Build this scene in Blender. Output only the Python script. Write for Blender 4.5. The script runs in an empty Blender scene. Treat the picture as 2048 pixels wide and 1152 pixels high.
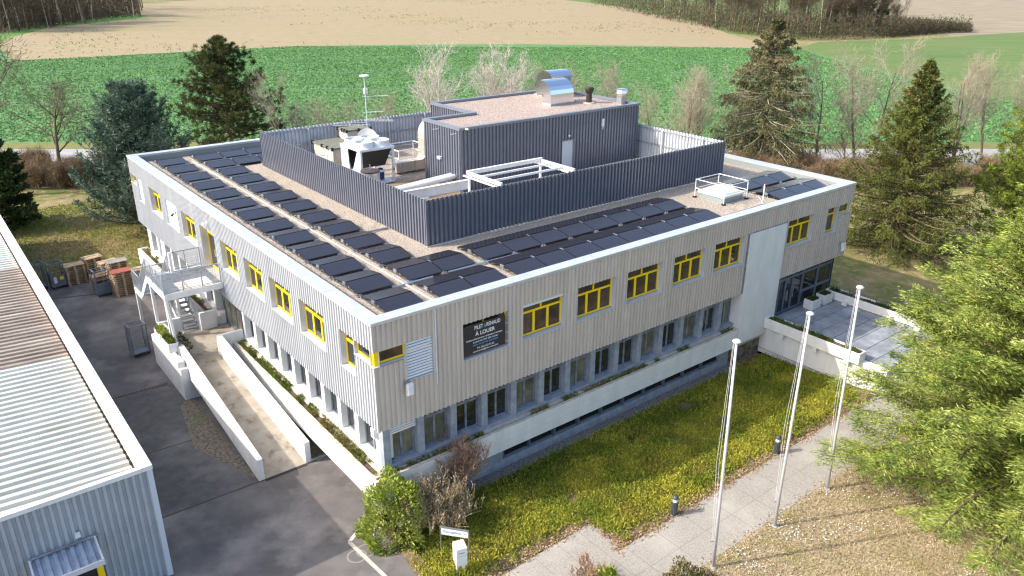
import bpy, math, random
import numpy as np
from mathutils import Vector, Matrix
R = math.radians
random.seed(7)
RNG = np.random.default_rng(11)
SC = bpy.context.scene
COL = SC.collection

# ------------------------------------------------------------------ camera
cd = bpy.data.cameras.new("camera")
cam = bpy.data.objects.new("camera", cd); COL.objects.link(cam); SC.camera = cam
yaw, pitch, roll = 0.901685, 0.393205, 0.005427
f = Vector((math.cos(yaw)*math.cos(pitch), math.sin(yaw)*math.cos(pitch), -math.sin(pitch)))
r0 = Vector((math.sin(yaw), -math.cos(yaw), 0)); u0 = r0.cross(f)
rr = r0*math.cos(roll)+u0*math.sin(roll); uu = -r0*math.sin(roll)+u0*math.cos(roll)
Mx = Matrix((rr, uu, -f)).transposed().to_4x4(); Mx.translation = Vector((-11.3126, -22.1663, 19.9409))
cam.matrix_world = Mx
cd.sensor_width = 36; cd.lens = 36*1560.13/2048; cd.clip_end = 4000

# ------------------------------------------------------------------ light
SUN_EL, SUN_AZ = R(36), R(180-25)           # azimuth of the direction towards the sun, from +X
sd = Vector((math.cos(SUN_AZ)*math.cos(SUN_EL), math.sin(SUN_AZ)*math.cos(SUN_EL), math.sin(SUN_EL)))
w = bpy.data.worlds.new("World"); SC.world = w; w.use_nodes = True
nt = w.node_tree; bg = nt.nodes['Background']
sky = nt.nodes.new('ShaderNodeTexSky'); sky.sky_type = 'NISHITA'; sky.sun_disc = False
sky.sun_elevation = SUN_EL; sky.sun_rotation = math.atan2(sd.x, sd.y); sky.dust_density = 3.0
nt.links.new(sky.outputs[0], bg.inputs[0]); bg.inputs[1].default_value = 0.15
sl = bpy.data.lights.new("sun", 'SUN'); sl.energy = 2.2; sl.angle = R(0.7); sl.color = (1, 0.94, 0.85)
so = bpy.data.objects.new("sun", sl); COL.objects.link(so); so.rotation_euler = sd.to_track_quat('Z', 'Y').to_euler()
SC.view_settings.view_transform = 'Standard'; SC.view_settings.look = 'None'
SC.view_settings.exposure = 1.3; SC.view_settings.gamma = 1
SC.render.engine = 'CYCLES'
SC.cycles.max_bounces = 6; SC.cycles.diffuse_bounces = 3; SC.cycles.glossy_bounces = 3
SC.cycles.transmission_bounces = 4; SC.cycles.transparent_max_bounces = 6
SC.cycles.use_denoising = True; SC.cycles.denoising_prefilter = 'ACCURATE'; SC.cycles.denoising_input_passes = 'RGB_ALBEDO_NORMAL'
SC.cycles.filter_width = 1.3

# ------------------------------------------------------------------ materials
def L(c):
    """sRGB 0-255 -> linear"""
    o = []
    for v in c:
        v = v/255.0
        o.append(v/12.92 if v <= .04045 else ((v+.055)/1.055)**2.4)
    return tuple(o)
MATS = {}
def mat(name, col, rough=.7, metal=0, col2=None, scale=4, detail=6, lo=.35, hi=.65, bump=0, bscale=None, sheen=0,
        spec=.5, stretch=None, col3=None, scale3=.6, lo3=.5, hi3=.75, island=0, trans=0, coat=0):
    if name in MATS: return MATS[name]
    m = bpy.data.materials.new(name); m.use_nodes = True
    N, K = m.node_tree.nodes, m.node_tree.links
    p = N['Principled BSDF']
    p.inputs['Roughness'].default_value = rough; p.inputs['Metallic'].default_value = metal
    p.inputs['Specular IOR Level'].default_value = spec
    if sheen: p.inputs['Sheen Weight'].default_value = sheen; p.inputs['Sheen Roughness'].default_value = .45; p.inputs['Sheen Tint'].default_value = (1, .93, .85, 1)
    if coat: p.inputs['Coat Weight'].default_value = coat; p.inputs['Coat Roughness'].default_value = .35
    out = None
    def rgb(c):
        n = N.new('ShaderNodeRGB'); n.outputs[0].default_value = (*c, 1); return n.outputs[0]
    def mix(a, b, fac):
        n = N.new('ShaderNodeMix'); n.data_type = 'RGBA'
        K.new(a, n.inputs[6]); K.new(b, n.inputs[7])
        if isinstance(fac, float): n.inputs[0].default_value = fac
        else: K.new(fac, n.inputs[0])
        return n.outputs[2]
    geo = N.new('ShaderNodeNewGeometry')
    vec = geo.outputs['Position']
    if stretch:
        mp = N.new('ShaderNodeMapping'); K.new(vec, mp.inputs[0])
        mp.vector_type = 'TEXTURE'; mp.inputs['Rotation'].default_value = (0, 0, stretch[0])
        mp.inputs['Scale'].default_value = tuple(1/max(q, .01) for q in stretch[1:])
        vec = mp.outputs[0]
    def noise(sc, a, b, det=detail):
        n = N.new('ShaderNodeTexNoise'); K.new(vec, n.inputs['Vector'])
        n.inputs['Scale'].default_value = sc; n.inputs['Detail'].default_value = det; n.inputs['Roughness'].default_value = .6
        r_ = N.new('ShaderNodeMapRange'); K.new(n.outputs[0], r_.inputs[0])
        r_.inputs[1].default_value = a; r_.inputs[2].default_value = b
        return r_.outputs[0], n.outputs[0]
    out = rgb(col)
    if col2 is not None:
        fac, raw = noise(scale, lo, hi); out = mix(out, rgb(col2), fac)
    if col3 is not None:
        fac, raw3 = noise(scale3, lo3, hi3); out = mix(out, rgb(col3), fac)
    if island:
        mr = N.new('ShaderNodeMapRange'); K.new(geo.outputs['Random Per Island'], mr.inputs[0])
        mr.inputs[3].default_value = 1-island; mr.inputs[4].default_value = 1+island
        hs = N.new('ShaderNodeHueSaturation'); K.new(out, hs.inputs['Color']); K.new(mr.outputs[0], hs.inputs['Value'])
        out = hs.outputs[0]
    K.new(out, p.inputs['Base Color'])
    if bump:
        n = N.new('ShaderNodeTexNoise'); K.new(vec, n.inputs['Vector']); n.inputs['Scale'].default_value = bscale or scale
        n.inputs['Detail'].default_value = 5
        b = N.new('ShaderNodeBump'); b.inputs['Strength'].default_value = 1; b.inputs['Distance'].default_value = bump
        K.new(n.outputs[0], b.inputs['Height']); K.new(b.outputs[0], p.inputs['Normal'])
    if trans:
        t = N.new('ShaderNodeBsdfTranslucent'); K.new(out, t.inputs[0])
        ms = N.new('ShaderNodeMixShader'); ms.inputs[0].default_value = trans
        K.new(p.outputs[0], ms.inputs[1]); K.new(t.outputs[0], ms.inputs[2])
        K.new(ms.outputs[0], N['Material Output'].inputs[0])
    MATS[name] = m
    return m

# ------------------------------------------------------------------ mesh helpers
class MB:
    def __init__(s): s.v = []; s.f = []; s.m = []; s.mi = 0
    def quad(s, *p):
        n = len(s.v); s.v += [tuple(q) for q in p]; s.f.append(tuple(range(n, n+len(p)))); s.m.append(s.mi); return s
    def box(s, x0, y0, z0, x1, y1, z1):
        if x0 > x1: x0, x1 = x1, x0
        if y0 > y1: y0, y1 = y1, y0
        if z0 > z1: z0, z1 = z1, z0
        n = len(s.v)
        s.v += [(x0,y0,z0),(x1,y0,z0),(x1,y1,z0),(x0,y1,z0),(x0,y0,z1),(x1,y0,z1),(x1,y1,z1),(x0,y1,z1)]
        for q in ((0,3,2,1),(4,5,6,7),(0,1,5,4),(1,2,6,5),(2,3,7,6),(3,0,4,7)): s.f.append(tuple(n+i for i in q)); s.m.append(s.mi)
        return s
    def prism(s, poly, z0, z1):
        """vertical prism over an xy polygon (ccw)"""
        n = len(s.v); k = len(poly)
        s.v += [(x, y, z0) for x, y in poly]+[(x, y, z1) for x, y in poly]
        s.f.append(tuple(n+i for i in reversed(range(k)))); s.f.append(tuple(n+k+i for i in range(k)))
        for i in range(k):
            j = (i+1) % k; s.f.append((n+i, n+j, n+k+j, n+k+i))
        s.m += [s.mi]*(k+2); return s
    def hexa(s, b, t):
        n = len(s.v); s.v += [tuple(q) for q in b]+[tuple(q) for q in t]
        for q in ((0,3,2,1),(4,5,6,7),(0,1,5,4),(1,2,6,5),(2,3,7,6),(3,0,4,7)): s.f.append(tuple(n+i for i in q)); s.m.append(s.mi)
        return s
    def beam(s, a, b, w, h=None, up=(0,0,1)):
        """rectangular bar from a to b"""
        h = h or w; a, b = Vector(a), Vector(b); d = (b-a).normalized(); up = Vector(up)
        if abs(d.dot(up)) > .99: up = Vector((0,1,0))
        x = d.cross(up).normalized(); y = x.cross(d).normalized()
        c = [x*(w/2)*i+y*(h/2)*j for i, j in ((-1,-1),(1,-1),(1,1),(-1,1))]
        return s.hexa([a+q for q in c], [b+q for q in c])
    def tube(s, pts, rad, n=8, cap=True):
        pts = [Vector(p) for p in pts]; k = len(pts)
        rads = rad if hasattr(rad, '__len__') else [rad]*k
        base = len(s.v); px = None
        for i, p in enumerate(pts):
            d = (pts[min(i+1, k-1)]-pts[max(i-1, 0)]).normalized()
            if px is None:
                ref = Vector((0,0,1)) if abs(d.z) < .9 else Vector((1,0,0)); x = d.cross(ref).normalized()
            else:
                x = (px-d*px.dot(d)).normalized()
            px = x; y = d.cross(x)
            for j in range(n):
                a = 2*math.pi*j/n; s.v.append(tuple(p+(x*math.cos(a)+y*math.sin(a))*rads[i]))
        for i in range(k-1):
            for j in range(n):
                j2 = (j+1) % n
                s.f.append((base+i*n+j, base+i*n+j2, base+(i+1)*n+j2, base+(i+1)*n+j)); s.m.append(s.mi)
        if cap:
            s.f.append(tuple(base+j for j in reversed(range(n)))); s.f.append(tuple(base+(k-1)*n+j for j in range(n))); s.m += [s.mi]*2
        return s
    def lathe(s, prof, c=(0,0), n=20):
        """prof: list of (r,z)"""
        base = len(s.v); k = len(prof)
        for r_, z in prof:
            for j in range(n):
                a = 2*math.pi*j/n; s.v.append((c[0]+r_*math.cos(a), c[1]+r_*math.sin(a), z))
        for i in range(k-1):
            for j in range(n):
                j2 = (j+1) % n; s.f.append((base+i*n+j, base+i*n+j2, base+(i+1)*n+j2, base+(i+1)*n+j)); s.m.append(s.mi)
        s.f.append(tuple(base+j for j in reversed(range(n)))); s.f.append(tuple(base+(k-1)*n+j for j in range(n))); s.m += [s.mi]*2
        return s
    def build(s, name, mats, parent=None, smooth=False, bevel=0, split=False):
        if split:
            par = list(range(len(s.v)))
            def fd(a):
                while par[a] != a: par[a] = par[par[a]]; a = par[a]
                return a
            for q in s.f:
                for k in q[1:]: par[fd(k)] = fd(q[0])
            gr = {}
            for q, m_ in zip(s.f, s.m): gr.setdefault(fd(q[0]), []).append((q, m_))
            out = None
            for fs in gr.values():
                ids = sorted({i for q, _ in fs for i in q}); ix = {i: k for k, i in enumerate(ids)}
                p = MB(); p.v = [s.v[i] for i in ids]; p.f = [tuple(ix[i] for i in q) for q, _ in fs]; p.m = [m_ for _, m_ in fs]
                o = p.build(name, mats, parent, smooth, bevel); out = out or o
            return out
        return mesh_obj(name, np.array(s.v, dtype=np.float32), s.f, mats, parent, smooth, s.m, bevel)

def wloc(o):
    v = Vector((0,0,0))
    while o is not None: v += o.location; o = o.parent
    return v
def mesh_obj(name, V, F, mats, parent=None, smooth=False, mi=None, bevel=0):
    me = bpy.data.meshes.new(name)
    if parent is not None: V = V - np.array(wloc(parent), dtype=np.float32)
    if isinstance(F, np.ndarray):
        n, k = F.shape
        me.vertices.add(len(V)); me.vertices.foreach_set('co', V.astype(np.float32).ravel())
        me.loops.add(n*k); me.loops.foreach_set('vertex_index', F.astype(np.int32).ravel())
        me.polygons.add(n); me.polygons.foreach_set('loop_start', np.arange(0, n*k, k, dtype=np.int32))
        me.update(calc_edges=True)
    else:
        me.from_pydata([tuple(map(float, q)) for q in V], [], F)
    if not isinstance(mats, (list, tuple)): mats = [mats]
    for m in mats: me.materials.append(m)
    if mi is not None and len(mats) > 1: me.polygons.foreach_set('material_index', np.array(mi, dtype=np.int32))
    if smooth: me.polygons.foreach_set('use_smooth', np.ones(len(me.polygons), dtype=bool))
    o = bpy.data.objects.new(name, me); COL.objects.link(o)
    if parent is not None: o.parent = parent; KIDS.setdefault(parent.name, []).append(o)
    if bevel:
        b = o.modifiers.new('bevel', 'BEVEL'); b.width = bevel; b.segments = 1; b.limit_method = 'ANGLE'
    return o
def tag(o, label=None, cat=None, group=None, kind=None):
    if label: o['label'] = label
    if cat: o['category'] = cat
    if group: o['group'] = group
    if kind: o['kind'] = kind
    return o
def thing(name, label, cat, loc=(0,0,0), group=None, rz=0):
    o = bpy.data.objects.new(name, None); COL.objects.link(o); o.location = loc; o.empty_display_size = .2
    o.rotation_euler = (0,0,rz)
    return tag(o, label, cat, group)
KIDS = {}
def copy_tree(o, parent=None):
    c = o.copy(); COL.objects.link(c); c.parent = parent
    for q in KIDS.get(o.name, []): copy_tree(q, c)
    return c
def place(o, loc, label=None, rz=0, group=None, sc=None):
    c = copy_tree(o); c.location = loc; c.rotation_euler = (0,0,rz)
    if sc: c.scale = sc if hasattr(sc, '__len__') else (sc, sc, sc)
    if label: c['label'] = label
    if group: c['group'] = group
    return c
ORD = ['nearest','second','third','fourth','fifth','sixth','seventh','eighth','ninth','tenth','eleventh','twelfth','last']

# ------------------------------------------------------------------ material list
M_cladl = mat('cladding_left_cool', L((168,171,175)), .5, .0, L((158,161,166)), 1.2, col3=L((178,180,183)), scale3=.5, stretch=(0,2,2,.25))  # cooler, darker grey used on the left facade alone
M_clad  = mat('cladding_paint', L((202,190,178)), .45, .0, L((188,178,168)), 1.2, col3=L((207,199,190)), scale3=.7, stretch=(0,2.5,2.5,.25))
M_coping= mat('coping_metal', L((205,208,214)), .35, .35, L((190,194,201)), 2)
M_dark  = mat('anthracite_sheet', L((100,104,117)), .34, 0, L((92,96,109)), 1.5, spec=1.0)
M_back  = mat('sheet_back', L((205,208,212)), .5, .1, L((180,184,190)), 1.2)
M_white = mat('white_paint', L((230,229,226)), .6, 0, L((216,215,211)), 1.5, col3=L((206,202,194)), scale3=1.1, lo3=.62, hi3=.9, stretch=(0,1,1,.4))
M_whitem= mat('white_metal', L((228,229,230)), .4, 0, L((214,214,214)), 3)
M_conc  = mat('concrete', L((168,170,172)), .85, 0, L((140,143,147)), 3, bump=.003, bscale=30)
M_concw = mat('pale_concrete_cap', L((206,196,182)), .85, 0, L((180,170,156)), 4)
M_concb = mat('concrete_skylight_tint', L((160,166,176)), .8, 0, L((134,141,153)), 3)  # blue skylight on the shaded side put into the concrete colour
M_ramp  = mat('ramp_concrete', L((176,166,150)), .9, 0, L((146,135,118)), 1.1, col3=L((92,82,66)), scale3=1.9, lo3=.55, hi3=.75, bump=.004, bscale=25)
M_gravel= mat('roof_gravel', L((180,166,148)), .95, 0, L((114,104,94)), 12, detail=3, lo=.42, hi=.62, col3=L((212,202,190)), scale3=22, lo3=.55, hi3=.7, bump=.03, bscale=16)
M_gravel2=mat('roof_gravel_reddish', L((176,158,144)), .95, 0, L((112,96,88)), 10, detail=3, lo=.42, hi=.62, col3=L((212,198,188)), scale3=17, lo3=.55, hi3=.7, bump=.03, bscale=13)
M_yellow= mat('yellow_frame', L((255,212,10)), .4, 0)
M_gframe= mat('grey_window_frame', L((138,144,156)), .5, 0, L((94,100,112)), 3)
M_dframe= mat('slate_frame', L((98,108,126)), .5)
M_glass = mat('window_glass', (.03,.034,.034), .03, 0, (.012,.014,.014), .9, spec=.8)
M_glassw= mat('glass_painted_room_light', (.22,.21,.15), .04, 0, (.08,.08,.055), 1.0, spec=.6)  # yellowish room light behind the window, put into the opaque pane colour
M_glassb= mat('basement_glass', (.015,.016,.014), .05, 0, spec=.5)
M_glassr= mat('upper_glass', (.085,.062,.045), .04, 0, (.035,.028,.02), 1.2, spec=.6)
M_reveal= mat('reveal_paint', L((196,202,212)), .4, .1)
M_blind = mat('blind_slats', L((225,226,228)), .45)
M_alu   = mat('aluminium', L((200,203,208)), .3, .8, L((185,188,194)), 4)
M_galv  = mat('galvanised_steel', L((178,183,188)), .45, .4, L((150,156,163)), 4)
M_stain = mat('stainless_steel', L((226,229,235)), .18, 1.0)
M_panel = mat('solar_cells', (.016,.014,.021), .2, 0, (.026,.024,.032), 6, stretch=(0, 30, .4, 1), spec=.5)
M_pframe= mat('black_panel_frame', (.02,.02,.022), .4, .2)
M_black = mat('black_rubber', (.02,.02,.02), .8)
M_bitum = mat('bitumen_roofing', L((120,121,106)), .9, 0, L((100,102,90)), 3)
M_beige = mat('beige_render', L((214,200,184)), .9, 0, L((196,182,166)), 2)
M_soil  = mat('soil', L((72,56,42)), .95, 0, L((110,92,70)), 9, bump=.02)
M_rust  = mat('rusty_steel', L((150,120,96)), .8, .2, L((110,80,60)), 5)
M_wood  = mat('weathered_wood', L((186,162,130)), .85, 0, L((140,118,92)), 2, island=.3)
M_wood2 = mat('grey_wood', L((150,146,140)), .85, 0, L((118,112,104)), 5, island=.2)
M_red   = mat('faded_red_board', L((158,84,66)), .8, 0, L((136,72,58)), 4)
M_cage  = mat('grey_painted_steel', L((112,122,132)), .5, .2, L((96,104,114)), 4)
M_bark  = mat('bark', L((122,106,88)), .95, 0, L((90,76,62)), 8)
M_twig  = mat('pale_twigs', L((172,160,140)), .9, 0, L((142,132,114)), 6)
M_twigb = mat('brown_twigs', L((150,128,98)), .9, 0, L((116,96,72)), 3)
M_birch = mat('birch_bark', L((214,204,196)), .8, 0, L((176,160,150)), 5)
M_ltgrey= mat('light_grey_metal', L((196,198,200)), .5)
M_pole  = mat('pole_paint', L((205,206,212)), .35, .2)
M_blue  = mat('sign_blue', L((120,150,200)), .6)
# ================================================================== GROUND
def pt(s, t):
    """field coordinates: s along the road, t away from the camera"""
    return (.8*s+.6*t, -.6*s+.8*t)
def sheet(name, poly, z, m, tess=0):
    mb = MB(); mb.quad(*[(x, y, z) for x, y in poly])
    o = mb.build(name, m); return tag(o, kind='structure')
G_grass = mat('dry_lawn', L((138,124,84)), .95, 0, L((96,106,40)), .35, lo=.4, hi=.62, col3=L((170,152,118)), scale3=1.3, lo3=.5, hi3=.75, bump=.05, bscale=9)
G_green = mat('crop_leaves', L((82,122,62)), .85, 0, L((52,86,44)), 1.6, detail=8, lo=.46, hi=.7, col3=L((112,156,100)), scale3=2.6, lo3=.48, hi3=.68, bump=.2, bscale=2.0, stretch=(R(-37),1,1.35,1))
G_stub  = mat('stubble', L((154,137,106)), .95, 0, L((128,113,82)), .9, lo=.42, hi=.68, col3=L((134,132,72)), scale3=.06, lo3=.52, hi3=.75, stretch=(R(-37),.35,1.7,1), bump=.08, bscale=1.2)
G_till  = mat('tilled_soil', L((154,141,116)), .95, 0, L((120,108,86)), .35, stretch=(R(-37),.2,1.2,1), bump=.2, bscale=.5)
G_mead  = mat('meadow', L((84,110,44)), .9, 0, L((106,112,60)), .22, lo=.42, hi=.7, stretch=(R(-37),.35,1.4,1), col3=L((68,100,38)), scale3=.06, bump=.08, bscale=.8)
G_road  = mat('road_asphalt', L((164,160,157)), .9, 0, L((146,142,139)), .6, stretch=(R(-37),.1,1,1))
G_asph  = mat('yard_asphalt', L((112,106,102)), .9, 0, L((90,85,82)), .55, lo=.38, hi=.62, col3=L((150,142,134)), scale3=.32, lo3=.5, hi3=.72, bump=.004, bscale=40)
G_slab  = mat('brushed_concrete', L((100,96,92)), .9, 0, L((84,80,77)), 2.2, lo=.35, hi=.65, col3=L((132,126,118)), scale3=.35, lo3=.5, hi3=.75, bump=.004, bscale=30)
G_path  = mat('exposed_aggregate', L((166,160,150)), .95, 0, L((140,134,124)), 20, detail=4, lo=.4, hi=.62, col3=L((182,175,164)), scale3=.5, lo3=.5, hi3=.9, bump=.006, bscale=50)
G_soil  = mat('leafy_soil', L((110,94,66)), .95, 0, L((150,130,98)), 5, lo=.45, hi=.65, col3=L((70,62,34)), scale3=2.2)
G_peb   = mat('pebble_strip', L((150,146,140)), .95, 0, L((90,86,82)), 14, lo=.4, hi=.6, bump=.02, bscale=20)
G_verge = mat('verge_grass', L((98,112,44)), .95, 0, L((120,112,62)), .5, bump=.05, bscale=3)

def terrain():
    """flat land around the sunken planting bed"""
    x0, x1, y0, y1 = -.22, 24.25, -4.4, .75; W_ = 1500
    mb = MB()
    for q in ((-W_,-W_,W_,y0), (-W_,y1,W_,W_), (-W_,y0,x0,y1), (x1,y0,W_,y1)):
        mb.quad((q[0],q[1],-.02), (q[2],q[1],-.02), (q[2],q[3],-.02), (q[0],q[3],-.02))
    tag(mb.build('terrain', G_grass), kind='structure')
terrain()
BED = lambda y: -.38*min(1, max(0, (y+4.3)/3.6))       # the bed falls towards the basement windows
bound = [(-260,330), (14.5,233), (12.3,183.2), (39.9,180.7), (76.6,178.7), (100,166.5), (125.4,151.3), (152.1,125.6), (170.2,104.6)]
sheet('crop_field', [pt(-420,69.5), pt(40,69.5), pt(62,69.5), (104,8), (122,12), (138.5,41.4), (152,62), (165,80), (181,99)]+bound[::-1], -.012, G_green)
sheet('stubble_field', [(12.5,182.8), (39.9,180.9), (76.6,178.9), (100,166.7), (125.4,151.5), (152.1,125.8), (171,104.8), (183,112), (204,140), (237.1,178.2), (262,222), (294.3,272.9), (330,360), (330,480), (150,480), (80,420), (72,318), (36.3,284), (20.3,249), (16.5,233)], -.012, G_stub)
sheet('meadow', [(104,8), (122,12), (138.5,41.4), (152,62), (165,80), (181.5,99.2), (200.7,106), (225,97), (248.1,91.5), (300,88), (330,80), (300,-40), (180,-60)], -.008, G_mead)
sheet('tilled_field', [(252,92), (289,86.5), (330,81), (520,60), (700,200), (560,320), (400,220), (324.5,137.3)], -.004, G_till)
sheet('far_meadow', [(330,360), (330,480), (600,480), (560,320), (400,222), (324,140), (270,118), (206,118), (204,140), (237.1,178.2), (262,222), (294.3,272.9)], -.016, G_mead)
sheet('wood_floor', [(20.3,249), (36.3,284), (72,318), (80,420), (0,480), (-200,420), (-200,230), (16.5,240)], -.016, mat('wood_floor', L((78,66,52)), .95, 0, L((50,46,36)), .3))
sheet('field_verge', [(15.9,233.2), (20.3,249), (36.3,284), (72,318), (80,330), (78,345), (60,330), (30,290), (12,256), (-60,243), (-60,233)], -.006, mat('verge_bright', L((62,112,34)), .95, 0, L((88,128,44)), .5))
sheet('road', [pt(-300,57.8), pt(300,57.8), pt(300,66), pt(-300,66)], -.008, G_road)
sheet('road_verge', [pt(-300,66), pt(300,66), pt(300,69.6), pt(-300,69.6)], -.010, G_verge)
# wheel tracks through the crop, parallel to the far edge
def track_line(off, dirv=(-.62,-.784)):
    return [(x+dirv[0]*off, y+dirv[1]*off) for x, y in [(-60,196), (-20,188), (12.5,182.6)]+bound[3:]]
G_trk = mat('wheel_track', L((38,64,32)), .95, 0, L((72,108,58)), .9, lo=.45, hi=.6)
def strip(name, pts, wid, z, m):
    mb = MB()
    P = [Vector((x, y, 0)) for x, y in pts]
    for a, b in zip(P[:-1], P[1:]):
        d = (b-a).normalized(); n = Vector((-d.y, d.x, 0))*wid/2
        mb.quad((a+n)[:2]+(z,), (a-n)[:2]+(z,), (b-n)[:2]+(z,), (b+n)[:2]+(z,))
    return mb
def smooth_line(pts, k=4):
    for _ in range(2):
        q = [pts[0]]
        for a, b in zip(pts[:-1], pts[1:]):
            q += [(a[0]*.75+b[0]*.25, a[1]*.75+b[1]*.25), (a[0]*.25+b[0]*.75, a[1]*.25+b[1]*.75)]
        pts = q+[pts[-1]]
    return pts
for off in (8, 30, 32.0, 56, 58.0, 80, 81.8):
    o = strip('wheel_track', smooth_line(track_line(off)), .55, -.004, G_trk).build('wheel_track', G_trk); tag(o, kind='structure')
# parched furrows in the stubble are in its material; yard
sheet('asphalt_yard', [(-40,-40), (-1.2,-40), (-.55,-3.6), (-.4,-1.6), (-.25,.35), (.6,.35), (.6,34.2), (-3.4,34.6), (-9,35.4), (-40,36)], 0.0, G_asph)
sheet('concrete_slab', [(-7.35,5.45), (-3.1,5.45), (-3.1,14.2), (-3.5,16.0), (-7.35,16.2)], .004, G_slab)
sheet('concrete_apron', [(-2.62,5.25), (-.78,5.25), (-.78,5.45), (-2.62,5.45)], .004, M_black)
mb = MB()
for a, b in (((-7.3,5.5),(-.3,5.35)), ((-6.75,5.5),(-6.2,16)), ((-6.7,10.4),(-3.2,10.2))):
    a = Vector((*a,0)); b = Vector((*b,0)); d = (b-a).normalized(); n = Vector((-d.y,d.x,0))*.03
    mb.quad((a+n)[:2]+(.008,), (a-n)[:2]+(.008,), (b-n)[:2]+(.008,), (b+n)[:2]+(.008,))
tag(mb.build('pavement_joints', mat('joint_tar', L((62,58,54)), .9)), kind='structure')
mb = MB()
for a, b in (((-.7,.38),(-1.62,-.2)), ((-1.62,-.2),(-1.45,-2.6)), ((-1.45,-2.6),(-1.9,-7))):
    a = Vector((*a,0)); b = Vector((*b,0)); d = (b-a).normalized(); n = Vector((-d.y,d.x,0))*.075
    mb.quad((a+n)[:2]+(.009,), (a-n)[:2]+(.009,), (b-n)[:2]+(.009,), (b+n)[:2]+(.009,))
tag(mb.build('kerb_strip', M_concw), kind='structure')
# tyre rings left on the asphalt
mb = MB()
for cx, cy, r_ in ((-1.75,-1.05,.3), (-1.35,-1.0,.3)):
    for k in range(24):
        a, b = 2*math.pi*k/24, 2*math.pi*(k+1)/24
        mb.quad(*[(cx+q*math.cos(t_), cy+q*math.sin(t_), .005) for q, t_ in ((r_,a),(r_+.07,a),(r_+.07,b),(r_,b))])
tag(mb.build('tyre_marks', mat('tyre_scuff', L((140,134,128)), .9)), kind='structure')
# planted slope, path, dry grass
sheet('ground_cover_soil', [(-.55,-3.6), (-.5,-4.3), (24.4,-4.3), (24.4,-6.75), (6.3,-6.75), (6.3,-4.95), (1.9,-4.95), (-.6,-6.4)], .006, G_soil)
sheet('ground_cover_soil', [(-.55,-4.3), (-.55,-3.6), (-.4,-1.6), (-.25,.35), (.05,.35), (.05,-4.3)], .008, G_soil)
mb = MB(); ys_ = np.linspace(-4.35, .72, 12)
for a, b in zip(ys_[:-1], ys_[1:]): mb.quad((.04,a,BED(a)+.004), (24.2,a,BED(a)+.004), (24.2,b,BED(b)+.004), (.04,b,BED(b)+.004))
tag(mb.build('ground_cover_soil', G_soil), kind='structure')
mb = MB(); mb.quad((.04,.72,-.4), (.04,.72,.01), (.04,-4.35,.01), (.04,-4.35,-.4)); tag(mb.build('bed_edge', M_conc), kind='structure')
sheet('pebble_strip', [(.5,-.2), (21.8,-.2), (21.8,.42), (.5,.42)], -.368, G_peb)
sheet('path', [(-12,-12.0), (-1.0,-7.1), (2.0,-5.1), (6.25,-4.95), (6.25,-6.72), (30,-6.72), (30,-9.15), (7.2,-9.15), (3.2,-11.5), (3.2,-14), (-12,-14)], .012, G_path)
mb = MB()
for k in range(12):
    x = 6.3+k*1.55; mb.box(x, -9.14, .0125, x+.018, -6.73, .0135)
for k in range(4): mb.box(2.2+k*1.1, -9.14, .0125, 2.218+k*1.1, -5.0, .0135)
mb.box(2, -8.0, .0125, 26, -7.985, .0135)
tag(mb.build('path_joints', mat('path_joint', L((126,116,104)), .95)), kind='structure')
sheet('dry_grass', [(3.2,-11.5), (7.2,-9.15), (34,-9.15), (34,-30), (3.2,-30)], .006, mat('straw_lawn', L((166,150,120)), .95, 0, L((110,94,66)), 7, lo=.45, hi=.65, col3=L((126,120,62)), scale3=.7, lo3=.52, hi3=.72, bump=.03, bscale=14))
# drain channels and covers
def drain(a, b, lab):
    mb = MB(); a = Vector((*a,0)); b = Vector((*b,0)); d = b-a; n_ = max(4, int(d.length/.12)); d /= n_; s_ = d.normalized(); q = Vector((-s_.y, s_.x, 0))*.075
    mb.mi = 0
    mb.quad((a+q)[:2]+(.007,), (a-q)[:2]+(.007,), (b-q)[:2]+(.007,), (b+q)[:2]+(.007,))
    mb.mi = 1
    for k in range(n_):
        c = a+d*(k+.5); mb.beam((c+q)[:2]+(.012,), (c-q)[:2]+(.012,), .05, .01)
    return tag(mb.build('drain_channel', [M_black, M_rust]), lab, 'drain')
drain((-6.6,16.35), (-3.4,16.25), 'slotted drain channel crossing the yard beside the white ramp wall')
drain((-6.1,32.1), (-3.6,31.2), 'slotted drain channel in the asphalt near the pallet stacks')
def manhole(x, y, r_, z, m, lab):
    t = thing('manhole_cover', lab, 'manhole cover', (x, y, 0))
    MB().lathe([(r_,z),(r_,z+.015),(r_-.06,z+.018)], (x, y), 24).build('rim', M_soil if m is M_soil else M_rust, t)
    MB().lathe([(r_-.07,z+.01),(r_-.07,z+.021),(.01,z+.021)], (x, y), 24).build('lid', m, t)
manhole(-6.55, .75, .36, 0, M_rust, 'round brown manhole cover in the asphalt by the warehouse corner')
manhole(16.0, -1.5, .5, -.1, M_soil, 'round dark manhole cover sunk in the green ground cover')
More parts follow.
